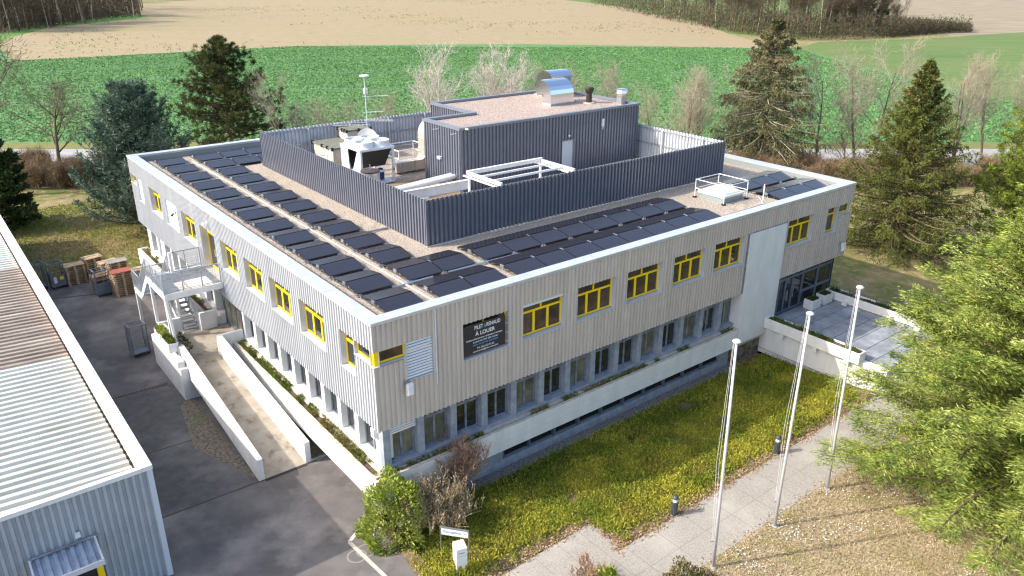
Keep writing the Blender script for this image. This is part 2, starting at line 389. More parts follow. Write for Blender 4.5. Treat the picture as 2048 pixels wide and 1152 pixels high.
# ================================================================== OFFICE BUILDING
BX, BY = 31.5, 32.35
ZB, ZT = 4.0, 8.44
FR = lambda u, n, z: (u, -n, z)             # right facade (towards the lawn)
FL = lambda u, n, z: (-n, u, z)             # left facade (towards the yard)
FB = lambda u, n, z: (u, BY+n, z)
FE = lambda u, n, z: (BX+n, u, z)
def corr(mb, F, u0, u1, z0, z1, pitch=.21, depth=.055, n0=0, close=True):
    """trapezoid sheet between u0..u1, z0..z1, crests on n0"""
    prof = ((0, 0), (.42, 0), (.52, -depth), (.90, -depth), (1, 0))
    us = [(u0, None)]; k = math.floor(u0/pitch)-1
    pts = []
    while k*pitch < u1+pitch:
        for a, d in prof[:4]: pts.append(((k+a)*pitch, d))
        k += 1
    def at(u):
        for (a, d), (b, e) in zip(pts[:-1], pts[1:]):
            if a <= u <= b: return d+(e-d)*(u-a)/(b-a)
        return 0
    row = [(u0, at(u0))]+[q for q in pts if u0+1e-4 < q[0] < u1-1e-4]+[(u1, at(u1))]
    base = len(mb.v)
    for u, d in row: mb.v.append(F(u, n0+d, z0)); mb.v.append(F(u, n0+d, z1))
    for i in range(len(row)-1):
        a = base+2*i; mb.f.append((a, a+2, a+3, a+1)); mb.m.append(mb.mi)
def clad(mb, F, U0, U1, Z0, Z1, holes, **k):
    cuts = sorted({U0, U1, *[h[0] for h in holes], *[h[1] for h in holes]})
    for a, b in zip(cuts[:-1], cuts[1:]):
        m_ = (a+b)/2; z = Z0
        for h in sorted([h for h in holes if h[0] <= m_ <= h[1]], key=lambda h: h[2]):
            if h[2] > z+1e-3: corr(mb, F, a, b, z, h[2], **k)
            z = max(z, h[3])
        if z < Z1-1e-3: corr(mb, F, a, b, z, Z1, **k)
def fbox(mb, F, u0, u1, n0, n1, z0, z1):
    a = F(u0, n0, z0); b = F(u1, n1, z1); mb.box(*a, *b)

B = thing('office_building', 'two-storey office block with ribbed pale metal cladding, yellow upper windows and a flat gravel roof', 'building')
WZ0, WZ1 = 5.76, 7.28
left_open = [(3.95,6.24),(7.08,9.36),(10.13,12.4),(13.27,15.55),(19.48,21.8),(22.6,24.9),(25.77,28.08)]
right_open = [(3.85,6.1),(6.8,9.06),(9.79,12.05),(12.81,15.12),(15.93,18.22),(18.95,21.34),(25.15,27.58)]
holesL = [(a, b, WZ0, WZ1) for a, b in left_open]+[(16.38,18.6,4.86,WZ1), (0,1.45,6.72,WZ1), (1.45,2.6,WZ0,WZ1), (BY-1.45,BY,6.72,WZ1), (BY-2.6,BY-1.45,WZ0,WZ1)]
holesR = [(a, b, WZ0, WZ1) for a, b in right_open]+[(21.62,24.98,ZB,7.3), (0,1.35,6.72,WZ1), (1.35,2.5,WZ0,WZ1), (BX-1.43,BX,6.72,WZ1), (BX-2.57,BX-1.43,WZ0,WZ1)]
for F, U, H in ((FL, BY, holesL), (FR, BX, holesR), (FB, BX, []), (FE, BY, [(0,1.45,6.72,WZ1)])):
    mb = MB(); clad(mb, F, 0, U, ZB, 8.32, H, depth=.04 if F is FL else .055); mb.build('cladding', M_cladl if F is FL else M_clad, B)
# corner trims
mb = MB()
for x, y in ((0,0),(BX,0),(0,BY)):
    for z0, z1 in ((ZB,6.70),(7.30,8.32)):
        mb.box(x-.006 if x == 0 else x-.035, y-.006 if y == 0 else y-.035, z0+.003, x+.035 if x == 0 else x+.006, y+.035 if y == 0 else y+.006, z1)
mb.build('corner_trim', M_clad, B, split=True)
# coping
mb = MB(); c = .52
mb.prism([(-.03,-.03),(BX+.03,-.03),(BX-c,c),(c,c)], 8.32, ZT)
mb.prism([(BX+.03,-.03),(BX+.03,BY+.03),(BX-c,BY-c),(BX-c,c)], 8.32, ZT)
mb.prism([(BX+.03,BY+.03),(-.03,BY+.03),(c,BY-c),(BX-c,BY-c)], 8.32, ZT)
mb.prism([(-.03,BY+.03),(-.03,-.03),(c,c),(c,BY-c)], 8.32, ZT)
cop = mb.build('coping', M_coping, B)
mb = MB()
for k in range(1, 9):
    mb.box(k*3.6-.008, -.034, 8.325, k*3.6+.008, c-.01, ZT+.004); mb.box(-.034, k*3.6-.008, 8.325, c-.01, k*3.6+.008, ZT+.004)
    if k < 8: mb.box(BX-c+.01, k*3.6-.008, 8.325, BX+.034, k*3.6+.008, ZT+.004)
mb.build('coping_joints', mat('joint_grey', L((140,142,146)), .6), cop)
mb = MB()
i_ = c-.035
mb.box(i_, i_, 7.9, BX-i_, i_+.03, 8.318); mb.box(i_, BY-i_-.03, 7.9, BX-i_, BY-i_, 8.318)
mb.box(i_, i_+.03, 7.9, i_+.03, BY-i_-.03, 8.318); mb.box(BX-i_-.03, i_+.03, 7.9, BX-i_, BY-i_-.03, 8.318)
mb.build('parapet_upstand', mat('upstand_membrane', L((132,140,138)), .8), B)
mb = MB()
# gently heaped gravel
n = 60; xs = np.linspace(c, BX-c, n); ys = np.linspace(c, BY-c, n)
g = RNG.normal(0, .012, (n, n)); V = [(x, y, 8.0+g[i, j]) for j, y in enumerate(ys) for i, x in enumerate(xs)]
F_ = [(j*n+i, j*n+i+1, (j+1)*n+i+1, (j+1)*n+i) for j in range(n-1) for i in range(n-1)]
mesh_obj('roof', np.array(V, dtype=np.float32), F_, M_gravel, B)
# body behind the cladding (keeps the inside dark) and soffit
mb = MB()
mb.box(.75, .75, -.6, BX-.75, BY-.75, 7.85); mb.build('inner_core', mat('inner_dark', (.02,.02,.02), .9), B)
mb = MB(); mb.box(.05, .05, ZB+.02, BX-.05, BY-.05, ZB+.06); mb.build('soffit', M_ltgrey, B)
# ---- upper windows
def window(F, u0, u1, z0=WZ0, z1=WZ1, kind='std', par=None, mir=False):
    d = .24 if z0 < 6.5 else .13                        # recess
    par = par or B
    t = MB(); fr = .07
    fbox(t, F, u0, u1, -d-.05, -d, z0+.03, z0+.03+fr); fbox(t, F, u0, u1, -d-.05, -d, z1-fr, z1)
    fbox(t, F, u0, u0+fr, -d-.05, -d, z0+.03+fr, z1-fr); fbox(t, F, u1-fr, u1, -d-.05, -d, z0+.03+fr, z1-fr)
    if kind == 'std':
        zt = z0+1.02
        fbox(t, F, u0+fr, u1-fr, -d-.045, -d+.008, zt, zt+.09)
        w_ = u1-u0
        fbox(t, F, (u0+u1)/2-.035, (u0+u1)/2+.035, -d-.045, -d+.004, zt+.09, z1-fr)
        for q in (1/3, 2/3): fbox(t, F, u0+w_*q-.06, u0+w_*q+.06, -d-.045, -d+.004, z0+.03+fr, zt)
    elif kind == 'half':
        zt = z0+1.02 if z0 < 6 else None
        if zt: fbox(t, F, u0+fr, u1-fr, -d-.045, -d+.008, zt, zt+.09)
    fo = t.build('window_frame', M_yellow, par, bevel=0)
    t = MB(); fbox(t, F, u0+.02, u1-.02, -d-.035, -d-.03, z0+.04, z1-.02); t.build('pane', M_glassr if F is FR else M_glass, fo)
    t = MB()                                            # sheet metal reveal and sill
    fbox(t, F, u0-.02, u0-.002, -d-.06, .004, z0, z1); fbox(t, F, u1+.002, u1+.02, -d-.06, .004, z0, z1)
    fbox(t, F, u0-.02, u1+.02, -d-.06, .03, z0-.025, z0-.003)
    fbox(t, F, u0-.02, u1+.02, -d-.06, -.045, z1+.002, z1+.02)
    t.build('reveal', M_reveal, fo)
    return fo
def slats(F, u0, u1, z0, z1, n, nn=-.1, tilt=.02, par=None, gap=.25):
    t = MB(); h = (z1-z0)/n
    for k in range(n):
        za = z0+k*h
        a = [F(u0, nn-.022, za+h*(1-gap)+tilt*.3), F(u1, nn-.022, za+h*(1-gap)+tilt*.3), F(u1, nn+.022, za), F(u0, nn+.022, za)]
        t.quad(*a)
    return t.build('blind', M_blind, par or B)
for a, b in left_open:
    fo = window(FL, a, b)
    if abs(a-22.6) < .01:
        slats(FL, a+.03, b-.03, WZ0+.03, WZ1, 22, -.12, par=fo, gap=.08)
for a, b in right_open:
    fo = window(FR, a, b)
    if abs(a-6.8) < .01:
        t = MB(); fbox(t, FR, a+.02, b-.02, -.2, -.09, WZ1-.14, WZ1-.02); t.build('blind', M_blind, fo)
# corner windows with their step
for F, e0, sgn, w1, w2 in ((FR, 0, 1, 1.35, 1.15), (FL, 0, 1, 1.45, 1.15), (FR, BX, -1, 1.43, 1.14), (FL, BY, -1, 1.45, 1.15)):
    a, b = sorted((e0+sgn*.245, e0+sgn*w1)); window(F, a, b, 6.72, WZ1, 'half')
    a, b = sorted((e0+sgn*w1, e0+sgn*(w1+w2))); fo = window(F, a, b, WZ0, WZ1, 'half')
    if (F is FR and e0 == 0): slats(F, a+.02, b-.02, WZ0+.03, WZ1+.02, 13, -.06, par=fo, gap=.5)
    if (F is FL and e0 == BY): slats(F, a+.02, b-.02, WZ0+.03, WZ1, 22, -.12, par=fo, gap=.08)
for cx, cy, dx, dy in ((.15,.15,1,1), (BX-.15,.15,-1,1), (.15,BY-.15,1,-1)):
    t = MB(); t.box(cx-.09, cy-.09, 6.72, cx+.09, cy+.09, 7.285); t.build('corner_mullion', M_yellow, B)
    t = MB(); x0, x1 = sorted((cx-dx*.18, cx+dx*1.05)); y0, y1 = sorted((cy-dy*.18, cy+dy*1.05))
    t.box(x0, y0, 6.688, x1, y1, 6.716); t.build('corner_sill', M_ltgrey, B)
fo = window(FE, .23, 1.45, 6.72, WZ1, 'half')
# upper door onto the steel platform
t = MB(); d = .34
fbox(t, FL, 16.4, 16.5, -d-.05, -d, 4.9, WZ1); fbox(t, FL, 18.48, 18.58, -d-.05, -d, 4.9, WZ1); fbox(t, FL, 16.5, 18.48, -d-.05, -d, WZ1-.1, WZ1)
fbox(t, FL, 16.5, 18.48, -d-.05, -d, 6.84, 6.94); fbox(t, FL, 16.5, 18.48, -d-.05, -d, 4.9, 5.02)
fbox(t, FL, 17.44, 17.54, -d-.045, -d+.004, 5.02, 6.84)
do = t.build('door', M_yellow, B)
t = MB(); fbox(t, FL, 16.45, 18.5, -d-.035, -d-.03, 4.92, WZ1-.02); t.build('pane', M_glass, do)
t = MB(); fbox(t, FL, 17.6, 17.63, -d+.004, -d+.05, 5.7, 6.1); t.build('handle', M_alu, do)
t = MB(); fbox(t, FL, 16.36, 16.378, -d-.06, .004, 4.86, WZ1); fbox(t, FL, 18.602, 18.62, -d-.06, .004, 4.86, WZ1); fbox(t, FL, 16.36, 18.62, -d-.06, .03, 4.83, 4.858)
t.build('reveal', M_coping, do)
# ---- ground floor
zg0, zg1 = 1.5, ZB+.02
def gwindow(F, u0, u1, m, z0=2.16, blind=False):
    d = .62; t = MB(); fr = .06
    fbox(t, F, u0, u1, -d-.05, -d, z0, z0+fr*1.3); fbox(t, F, u0, u1, -d-.05, -d, zg1-.05, zg1)
    fbox(t, F, u0, u0+fr*1.6, -d-.05, -d, z0+fr*1.3, zg1-.05); fbox(t, F, u1-fr*1.6, u1, -d-.05, -d, z0+fr*1.3, zg1-.05)
    fbox(t, F, u0+fr*1.6, u1-fr*1.6, -d-.045, -d+.01, 3.42, 3.54)
    c_ = (u0+u1)/2
    fbox(t, F, c_-.05, c_+.05, -d-.045, -d+.006, z0+fr*1.3, 3.42)
    o = t.build('window_frame', M_gframe, B)
    t = MB(); fbox(t, F, u0+.01, u1-.01, -d-.035, -d-.03, z0+.01, zg1-.01); t.build('pane', m, o)
    t = MB(); fbox(t, F, u0-.01, u1+.01, -d-.06, -.30, z0-.05, z0-.004); t.build('sill', M_concb if F is FR else M_white, o)
    if blind:
        t = MB()
        for k in range(4): fbox(t, F, u0+.02, u1-.02, -.5, -.44, 3.42+k*.1, 3.49+k*.1)
        t.build('blind', M_blind, o)
rc = [(.35,.66)]+[(1.87+1.535*k, 1.87+1.535*k+.30) for k in range(13)]
gl = [M_glass, M_glassw, M_glass, M_glass, M_glassw, M_glass, M_glassw, M_glass, M_glass, M_glassw, M_glass, M_glassw, M_glass]
for k in range(1, len(rc)):
    a, b = rc[k]
    t = MB(); fbox(t, FR, a, b, -.75, -.35, 2.12, zg1); t.build('pillar', M_concb, B)
for k in range(len(rc)-1):
    gwindow(FR, rc[k][1]+.004, rc[k+1][0]-.004, M_glassw if k == 0 else gl[k], blind=(k == 0))
gwindow(FR, rc[-1][1]+.004, 21.66, M_glassw)
t = MB(); t.box(.35, .35, 1.4, .66, .62, zg1); t.build('pillar', M_concb, B)
ln = [(2.33+1.525*k, 2.33+1.525*k+.30) for k in range(9)]
t = MB(); t.box(.344, .62, 1.4, .9, .95, zg1); t.build('pillar', M_white, B)
for k, (a, b) in enumerate(ln):
    t = MB(); fbox(t, FL, a, b, -.75, -.35, 2.1, zg1); t.build('pillar', M_white, B)
gwindow(FL, .955, ln[0][0]-.004, M_glass)
for k in range(len(ln)-1): gwindow(FL, ln[k][1]+.004, ln[k+1][0]-.004, M_glass)
# sill wall under the windows
t = MB(); fbox(t, FR, .66, 21.66, -.74, -.345, 1.2, 2.11); t.build('sill_wall', M_concb, B)
t = MB(); fbox(t, FL, .96, 14.85, -.74, -.345, 1.2, 2.11); fbox(t, FL, 18.4, 32.0, -.74, -.345, 1.2, 2.11); t.build('sill_wall', M_white, B, split=True)
# rear part of the left ground floor
lf = [(19.0+1.525*k, 19.0+1.525*k+.30) for k in range(9)]
for a, b in lf:
    t = MB(); fbox(t, FL, a, b, -.75, -.35, 2.1, zg1); t.build('pillar', M_white, B)
for k in range(8):
    gwindow(FL, lf[k][1]+.004, lf[k+1][0]-.004, M_glass)
    if k == 6:
        slats(FL, lf[k][1]+.02, lf[k+1][0]-.02, 2.2, zg1, 24, -.5, gap=.08)
t = MB(); fbox(t, FL, 31.5, 32.0, -.75, -.35, 2.1, zg1); t.build('pillar', M_white, B)
# glazed door at the head of the ramp
t = MB(); d = .6
for u in (14.88, 15.75, 16.6, 17.45, 18.3): fbox(t, FL, u, u+.09, -d-.06, -d, 1.5, zg1)
for z in (1.5, 3.6, zg1-.08): fbox(t, FL, 14.97, 18.3, -d-.055, -d-.004, z, z+.09)
go = t.build('door', M_dframe, B)
t = MB(); fbox(t, FL, 14.9, 18.35, -d-.04, -d-.035, 1.5, zg1); t.build('pane', M_glassw, go)
t = MB(); t.beam((.55,16.95,2.2), (.55,16.95,2.75), .03); t.beam((.55,15.95,2.2), (.55,15.95,2.75), .03); t.build('handle', M_alu, go, split=True)
# ---- basement on the lawn side
t = MB(); fbox(t, FR, .6, 21.66, -.74, -.38, -.5, .06); t.build('basement_wall', M_concb, B)
t = MB(); fbox(t, FR, .6, 6.05, -.74, -.385, .063, 1.19); fbox(t, FR, 20.85, 21.66, -.74, -.385, .063, 1.19); t.build('basement_panel', M_concb, B, split=True)
bm = [6.05+1.48*k for k in range(11)]
for k in range(10):
    a, b = bm[k]+.1, bm[k+1]-.04
    t = MB(); fbox(t, FR, bm[k], bm[k]+.1, -.6, -.4, .07, 1.19)
    fbox(t, FR, a, b, -.56, -.5, .07, .13); fbox(t, FR, a, b, -.56, -.5, 1.1, 1.19)
    o = t.build('basement_window', M_dframe, B)
    t = MB(); fbox(t, FR, a, b, -.545, -.54, .08, 1.18); t.build('pane', M_glassb, o)
# ---- planter troughs round the ground floor
def trough(x0, y0, x1, y1, z0, z1, side, name='planter_trough', m=M_white, th=.16):
    t = MB(); t.box(x0, y0, z0, x1, y1, z0+.12)
    t.box(x0, y0, z0+.12, x1, y0+th, z1-.03); t.box(x0, y1-th, z0+.12, x1, y1, z1-.03)
    t.box(x0, y0+th, z0+.12, x0+th, y1-th, z1-.03); t.box(x1-th, y0+th, z0+.12, x1, y1-th, z1-.03)
    o = t.build(name, m, B)
    t = MB(); e = .004
    t.box(x0-e, y0-e, z1-.027, x1+e, y0+th, z1); t.box(x0-e, y1-th, z1-.027, x1+e, y1+e, z1)
    t.box(x0-e, y0+th, z1-.027, x0+th, y1-th, z1); t.box(x1-th, y0+th, z1-.027, x1+e, y1-th, z1)
    t.build('cap', M_concw, o)
    t = MB(); t.quad((x0+th, y0+th, z1-.09), (x1-th, y0+th, z1-.09), (x1-th, y1-th, z1-.09), (x0+th, y1-th, z1-.09)); t.build('soil', M_soil, o)
    return o
pr_ = trough(-.28, -.05, 21.66, .343, .87, 1.95, 'r', th=.13)
t = MB()
for z in (1.28, 1.6): t.box(.0, -.0525, z, 21.6, -.0485, z+.012)
t.build('face_groove', M_ltgrey, pr_)  # grooves drawn as thin grey strips on the planter face
trough(-.28, .348, .343, 15.0, .87, 1.95, 'l', th=.17)
trough(-.28, 18.45, .343, 32.9, .87, 1.95, 'l', th=.17)
t = MB(); t.box(.32, .75, -.3, .9, 31.8, 1.3); t.build('basement_wall', M_concb, B)
# ---- white stair shaft
t = MB(); t.box(21.7, -.06, 1.0, 24.9, .75, 7.27)
t.hexa([(21.7,.12,.72),(24.9,.12,.72),(24.9,.75,.72),(21.7,.75,.72)], [(21.7,-.06,1.0),(24.9,-.06,1.0),(24.9,.75,1.0),(21.7,.75,1.0)])
t.build('stair_shaft', M_white, B)
t = MB(); t.box(21.63, -.02, ZB, 21.697, .3, 7.3); t.box(24.903, -.02, ZB, 24.97, .3, 7.3); t.box(21.63, -.02, 7.273, 24.97, .3, 7.31); t.build('shaft_flashing', M_gframe, B)
t = MB(); t.box(21.75, .3, -.4, 25.3, .74, .715); t.build('stone_base', mat('rubble_stone', L((132,124,108)), .95, 0, L((84,78,68)), 5, lo=.45, hi=.55, bump=.03), B)
# ---- entrance glazing above the terrace
t = MB(); d = .35
def gr(u0, u1, z0, z1, e=0): fbox(t, FR, u0, u1, -d-.1, -d+e, z0, z1)
for u in (25.0, 25.62, 26.95, 27.95): gr(u, u+.12, 1.5, zg1)
for u in (29.5, 31.03): gr(u, u+.12, 1.5, zg1)
gr(25.12, 31.03, 3.52, 3.66, .006); gr(25.12, 31.03, 1.5, 1.6, .006); gr(28.07, 31.03, 2.32, 2.46, .006); gr(25.12, 31.03, zg1-.07, zg1, .006)
gr(26.25, 26.36, 1.6, 3.52, .003)
eo = t.build('entrance_glazing', M_dframe, B)
t = MB(); fbox(t, FR, 25.02, 31.1, -d-.07, -d-.065, 1.52, zg1); t.build('pane', M_glass, eo)
t = MB(); t.beam((26.42,.28,2.3), (26.42,.28,2.9), .035); t.beam((27.02,.28,2.3), (27.02,.28,2.9), .035); t.build('handle', M_alu, eo, split=True)
t = MB(); t.box(31.15-.14, .35, 1.5, 31.15, 31.8, zg1); t.build('rear_wall', M_dframe, B)
t = MB(); t.box(.4, 31.8, -.3, 31.1, 32.0, zg1); t.build('rear_wall', M_white, B)
t = MB(); t.box(24.98, .74, -.3, 31.1, 1.2, 1.49); t.build('rear_wall', M_white, B)
# ---- rain pipe
t = MB(); t.tube([(2.61,-.03,8.27),(2.61,-.03,5.2)], .022, 8); tag(t.build('drain_pipe', M_whitem, B))
# ================================================================== ROOF SCREEN, PLANT ROOM
S = thing('roof_screen', 'dark grey ribbed metal screen wall enclosing the middle of the roof', 'screen wall', (6.5,6.6,8))
sx0, sx1, sy0, sy1, sz0, sz1 = 6.5, 27.75, 6.6, 26.0, 8.03, 10.18
for F, U0, U1 in ((lambda u,n,z:(u, sy0-n, z), sx0, sx1), (lambda u,n,z:(sx0-n, u, z), sy0, sy1), (lambda u,n,z:(u, sy1+n, z), sx0, sx1), (lambda u,n,z:(sx1+n, u, z), sy0, sy1)):
    mb = MB(); corr(mb, F, U0, U1, sz0, sz1, pitch=.25, depth=.09); mb.build('sheet', M_dark, S)
    mb = MB(); corr(mb, F, U0+.09, U1-.09, sz0, sz1, pitch=.25, depth=.09, n0=-.015); mb.build('inner_sheet', M_back, S)
mb = MB()
for x in np.linspace(sx0+.25, sx1-.25, 8):
    for y in (sy0+.22, sy1-.22): mb.box(x-.04, y-.04, 8.0, x+.04, y+.04, 10.08)
for y in np.linspace(sy0+1.5, sy1-1.5, 6):
    for x in (sx0+.22, sx1-.22): mb.box(x-.04, y-.04, 8.0, x+.04, y+.04, 10.08)
mb.build('post', M_ltgrey, S, split=True)
for z in (9.05, 10.0):
    mb = MB(); e = .11
    mb.box(sx0+e, sy0+e, z, sx1-e, sy0+e+.06, z+.08); mb.box(sx0+e, sy1-e-.06, z, sx1-e, sy1-e, z+.08)
    mb.box(sx0+e, sy0+.19, z+.003, sx0+e+.06, sy1-.19, z+.083); mb.box(sx1-e-.06, sy0+.19, z+.003, sx1-e, sy1-.19, z+.083)
    mb.build('rail', M_galv, S)
mb = MB(); mb.beam((sx1-.1, 17.2, 8.1), (sx1-.1, 15.6, 9.95), .05); mb.build('brace', M_galv, S)
mb = MB(); mb.box(sx0-.03, sy0-.03, sz0, sx0+.03, sy0+.03, sz1); mb.box(sx1-.03, sy0-.03, sz0, sx1+.03, sy0+.03, sz1); mb.build('corner_trim', M_dark, S, split=True)
mb = MB(); mb.box(sx0-.05, sy0-.07, 7.98, sx1+.05, sy0-.01, 8.04); mb.build('base_flashing', M_concw, S)

PH = thing('plant_room', 'tall dark ribbed plant room with a gravel roof standing inside the roof screen', 'plant room', (12.92,13.19,8))
poly = [(12.92,13.19),(27.2,13.19),(27.2,21.5),(16.4,21.5),(16.4,16.95),(12.92,16.95)]
pz = 11.52
corrs = [(lambda u,n,z:(u,13.19-n,z),12.92,27.2,[(20.5,21.42,8.0,9.98)]), (lambda u,n,z:(27.2+n,u,z),13.19,21.5,[]), (lambda u,n,z:(u,21.5+n,z),16.4,27.2,[]),
         (lambda u,n,z:(16.4-n,u,z),16.95,21.5,[]), (lambda u,n,z:(u,16.95+n,z),12.92,16.4,[]), (lambda u,n,z:(12.92-n,u,z),13.19,16.95,[])]
for F, a, b, h in corrs:
    mb = MB(); clad(mb, F, a, b, 8.0, pz, h, pitch=.25, depth=.07); mb.build('cladding', M_dark, PH)
def inset(poly, d):
    o = []
    k = len(poly)
    for i in range(k):
        p0, p1, p2 = Vector(poly[i-1]), Vector(poly[i]), Vector(poly[(i+1) % k])
        a = (p1-p0).normalized(); b = (p2-p1).normalized(); na = Vector((-a.y, a.x)); nb = Vector((-b.y, b.x))
        o.append(tuple(p1+(na+nb)*d))
    return o
mb = MB(); P1 = inset(poly, -.035); P2 = inset(poly, .24)
for i in range(6):
    j = (i+1) % 6; mb.prism([P1[i], P1[j], P2[j], P2[i]], pz-.02, 11.64)
mb.build('coping', mat('dark_coping', L((128,134,146)), .35, .4), PH)
mb = MB(); mb.quad(*[(x, y, 11.48) for x, y in inset(poly, .22)]); mb.build('roof', M_gravel2, PH)
mb = MB(); mb.quad(*[(x, y, 11.3) for x, y in inset(poly, .1)]); P3 = inset(poly, .08)
for i in range(6):
    j = (i+1) % 6; mb.quad((*P3[i], 8.0), (*P3[j], 8.0), (*P3[j], 11.5), (*P3[i], 11.5))
mb.build('inner_core', MATS['inner_dark'], PH)
mb = MB(); mb.box(20.52, 13.2, 8.05, 21.4, 13.25, 9.96); dd = mb.build('door', M_ltgrey, PH)
mb = MB(); mb.beam((21.3,13.17,8.95), (21.18,13.17,8.95), .03); mb.build('handle', M_alu, dd)
mb = MB(); mb.box(20.44, 13.15, 9.965, 21.5, 13.24, 10.03); mb.box(21.405, 13.15, 8.0, 21.5, 13.24, 9.96); mb.build('door_frame', M_dark, PH)
mb = MB(); mb.lathe([(.05,10.2),(.07,10.28),(.02,10.34)], (21.0,13.1), 10); mb.build('lamp', M_whitem, PH)
mb = MB(); mb.box(23.75, 13.05, 10.55, 23.9, 13.15, 11.0); mb.lathe([(.03,10.35),(.05,10.5),(.03,10.55)], (23.82,13.1), 8); mb.build('lamp', M_whitem, PH)
mb = MB(); mb.box(12.75, 15.0, 9.6, 12.9, 15.3, 9.75); mb.build('lamp', M_whitem, PH)
mb = MB()
for y in (13.5, 15.3): mb.beam((12.9,y,11.3), (12.55,y,11.3), .03)
mb.beam((13.3,13.15,11.58), (13.3,12.9,11.58), .07); mb.build('bracket', M_whitem, PH, split=True)

# ---- equipment on the plant room roof
def cowl(x, y, z, w, d, h, ax, lab):
    """rectangular duct that bends over: extruded hook profile, w = width across, d = duct depth"""
    t = thing('exhaust_cowl', lab, 'exhaust cowl', (x, y, z))
    prof = []
    r_o, r_i = d*1.3, d*.32
    up = h-r_o
    outer = [(0,0),(0,up)]+[(r_o-r_o*math.cos(a), up+r_o*math.sin(a)) for a in np.linspace(.15, math.pi*.72, 9)]
    tip = outer[-1]
    inner = [(d,0),(d,up)]+[(d+r_i-r_i*math.cos(a), up+r_i*math.sin(a)) for a in np.linspace(.3, math.pi*.75, 6)]
    end = (inner[-1][0]+.02, inner[-1][1]-.02); lip = (tip[0]+.12, tip[1]-.12)
    prof = outer+[lip]+[((lip[0]+end[0])/2-.05, min(lip[1], end[1])-.22)]+inner[::-1]
    def P(u, v, s): return (x+u*ax[0]-ax[1]*s, y+u*ax[1]+ax[0]*s, z+v)
    mb = MB(); k = len(prof)
    n = len(mb.v)
    for s in (0, w):
        for u, v in prof: mb.v.append(P(u, v, s))
    for i in range(k):
        j = (i+1) % k; mb.f.append((n+i, n+j, n+k+j, n+k+i)); mb.m.append(0)
    no = len(outer); ni = len(inner)
    # side cheeks as strips between outer and inner curves
    for s in (0, 1):
        for i in range(no-1):
            a = i; b = i+1; c_ = k-1-min(int(i*(ni-1)/(no-1)), ni-1); d_ = k-1-min(int((i+1)*(ni-1)/(no-1)), ni-1)
            fc = (n+s*k+a, n+s*k+b, n+s*k+d_) if c_ == d_ else (n+s*k+a, n+s*k+b, n+s*k+d_, n+s*k+c_)
            mb.f.append(fc); mb.m.append(0)
        mb.f.append((n+s*k+no-1, n+s*k+no, n+s*k+no+1, n+s*k+no+2)); mb.m.append(0)
    mb.build('hood', M_stain, t)
    b_ = MB(); c0 = P(-.06, 0, -.06); c1 = P(d+.06, .12, w+.06); b_.box(*c0, *c1); b_.build('curb', M_conc, t)
    return t
cowl(24.3, 16.4, 11.48, 2.0, .75, 1.55, (0,1), 'big stainless exhaust cowl with a curved hood in the middle of the plant room roof')
cowl(24.5, 20.6, 11.48, 1.9, .75, 1.75, (0,-1), 'stainless exhaust cowl with its dark mouth showing, behind the bigger curved hood')
t = thing('roof_vent', 'brown-black round roof vent pipe with a flared cap on the plant room roof', 'roof vent', (25.2,15.9,11.48))
MB().lathe([(.42,11.48),(.4,11.53),(.02,11.54)], (25.2,15.9)).build('base', M_concw, t)
MB().lathe([(.2,11.54),(.19,12.1),(.3,12.3),(.32,12.45),(.26,12.52),(.02,12.53)], (25.2,15.9)).build('pipe', mat('dark_bronze', L((66,58,52)), .5, .4), t)
t = thing('roof_vent', 'shiny roof fan with an eight-sided cap at the right end of the plant room', 'roof vent', (26.7,14.4,11.48))
MB().box(26.48, 14.18, 11.48, 26.92, 14.62, 12.05).build('base', M_alu, t)
MB().lathe([(.3,12.0),(.45,12.2),(.42,12.38),(.26,12.45),(.02,12.46)], (26.7,14.4), 8).build('cap', M_stain, t)

# ---- equipment on the deck
t = thing('chiller', 'white air-cooled chiller with four round fan rings on top and slanted black coils', 'chiller', (10.1,18.6,8))
cx0, cx1, cy0, cy1 = 9.0, 11.2, 17.45, 19.85
mb = MB()
for x in (cx0, cx1-.12):
    for y in (cy0, cy1-.12): mb.box(x, y, 8.1, x+.12, y+.12, 10.05)
mb.box(cx0, cy0, 8.75, cx1, cy0+.08, 8.85); mb.box(cx0, cy1-.08, 8.75, cx1, cy1, 8.85); mb.box(cx0, cy0, 8.05, cx1, cy1, 8.1)
mb.build('frame', M_whitem, t)
MB().box(cx0-.03, cy0-.03, 10.05, cx1+.03, cy1+.03, 10.2).build('top_plate', M_whitem, t, bevel=.02)
for x in (cx0+.58, cx1-.58):
    for y in (cy0+.62, cy1-.62):
        mb = MB(); mb.lathe([(.56,10.2),(.55,10.52),(.5,10.52),(.48,10.3),(.02,10.3)], (x, y), 24); fr_ = mb.build('fan_ring', M_whitem, t, smooth=False)
        mb = MB()
        for k in range(5):
            a = k*2*math.pi/5; mb.beam((x, y, 10.36), (x+.45*math.cos(a), y+.45*math.sin(a), 10.4), .18, .02)
        mb.lathe([(.1,10.34),(.1,10.44),(.01,10.45)], (x, y), 10); mb.build('fan', M_ltgrey, fr_)
for y0_, y1_ in ((cy0+.1, cy0+.95), (cy1-.1, cy1-.95)):
    mb = MB(); mb.hexa([(cx0+.14,y1_-.04,8.9),(cx1-.14,y1_-.04,8.9),(cx1-.14,y1_+.04,8.9),(cx0+.14,y1_+.04,8.9)], [(cx0+.14,y0_-.04,10.03),(cx1-.14,y0_-.04,10.03),(cx1-.14,y0_+.04,10.03),(cx0+.14,y0_+.04,10.03)])
    mb.build('coil', mat('coil_fins', L((70,66,62)), .7, .2, L((52,50,48)), 20), t)
mb = MB()
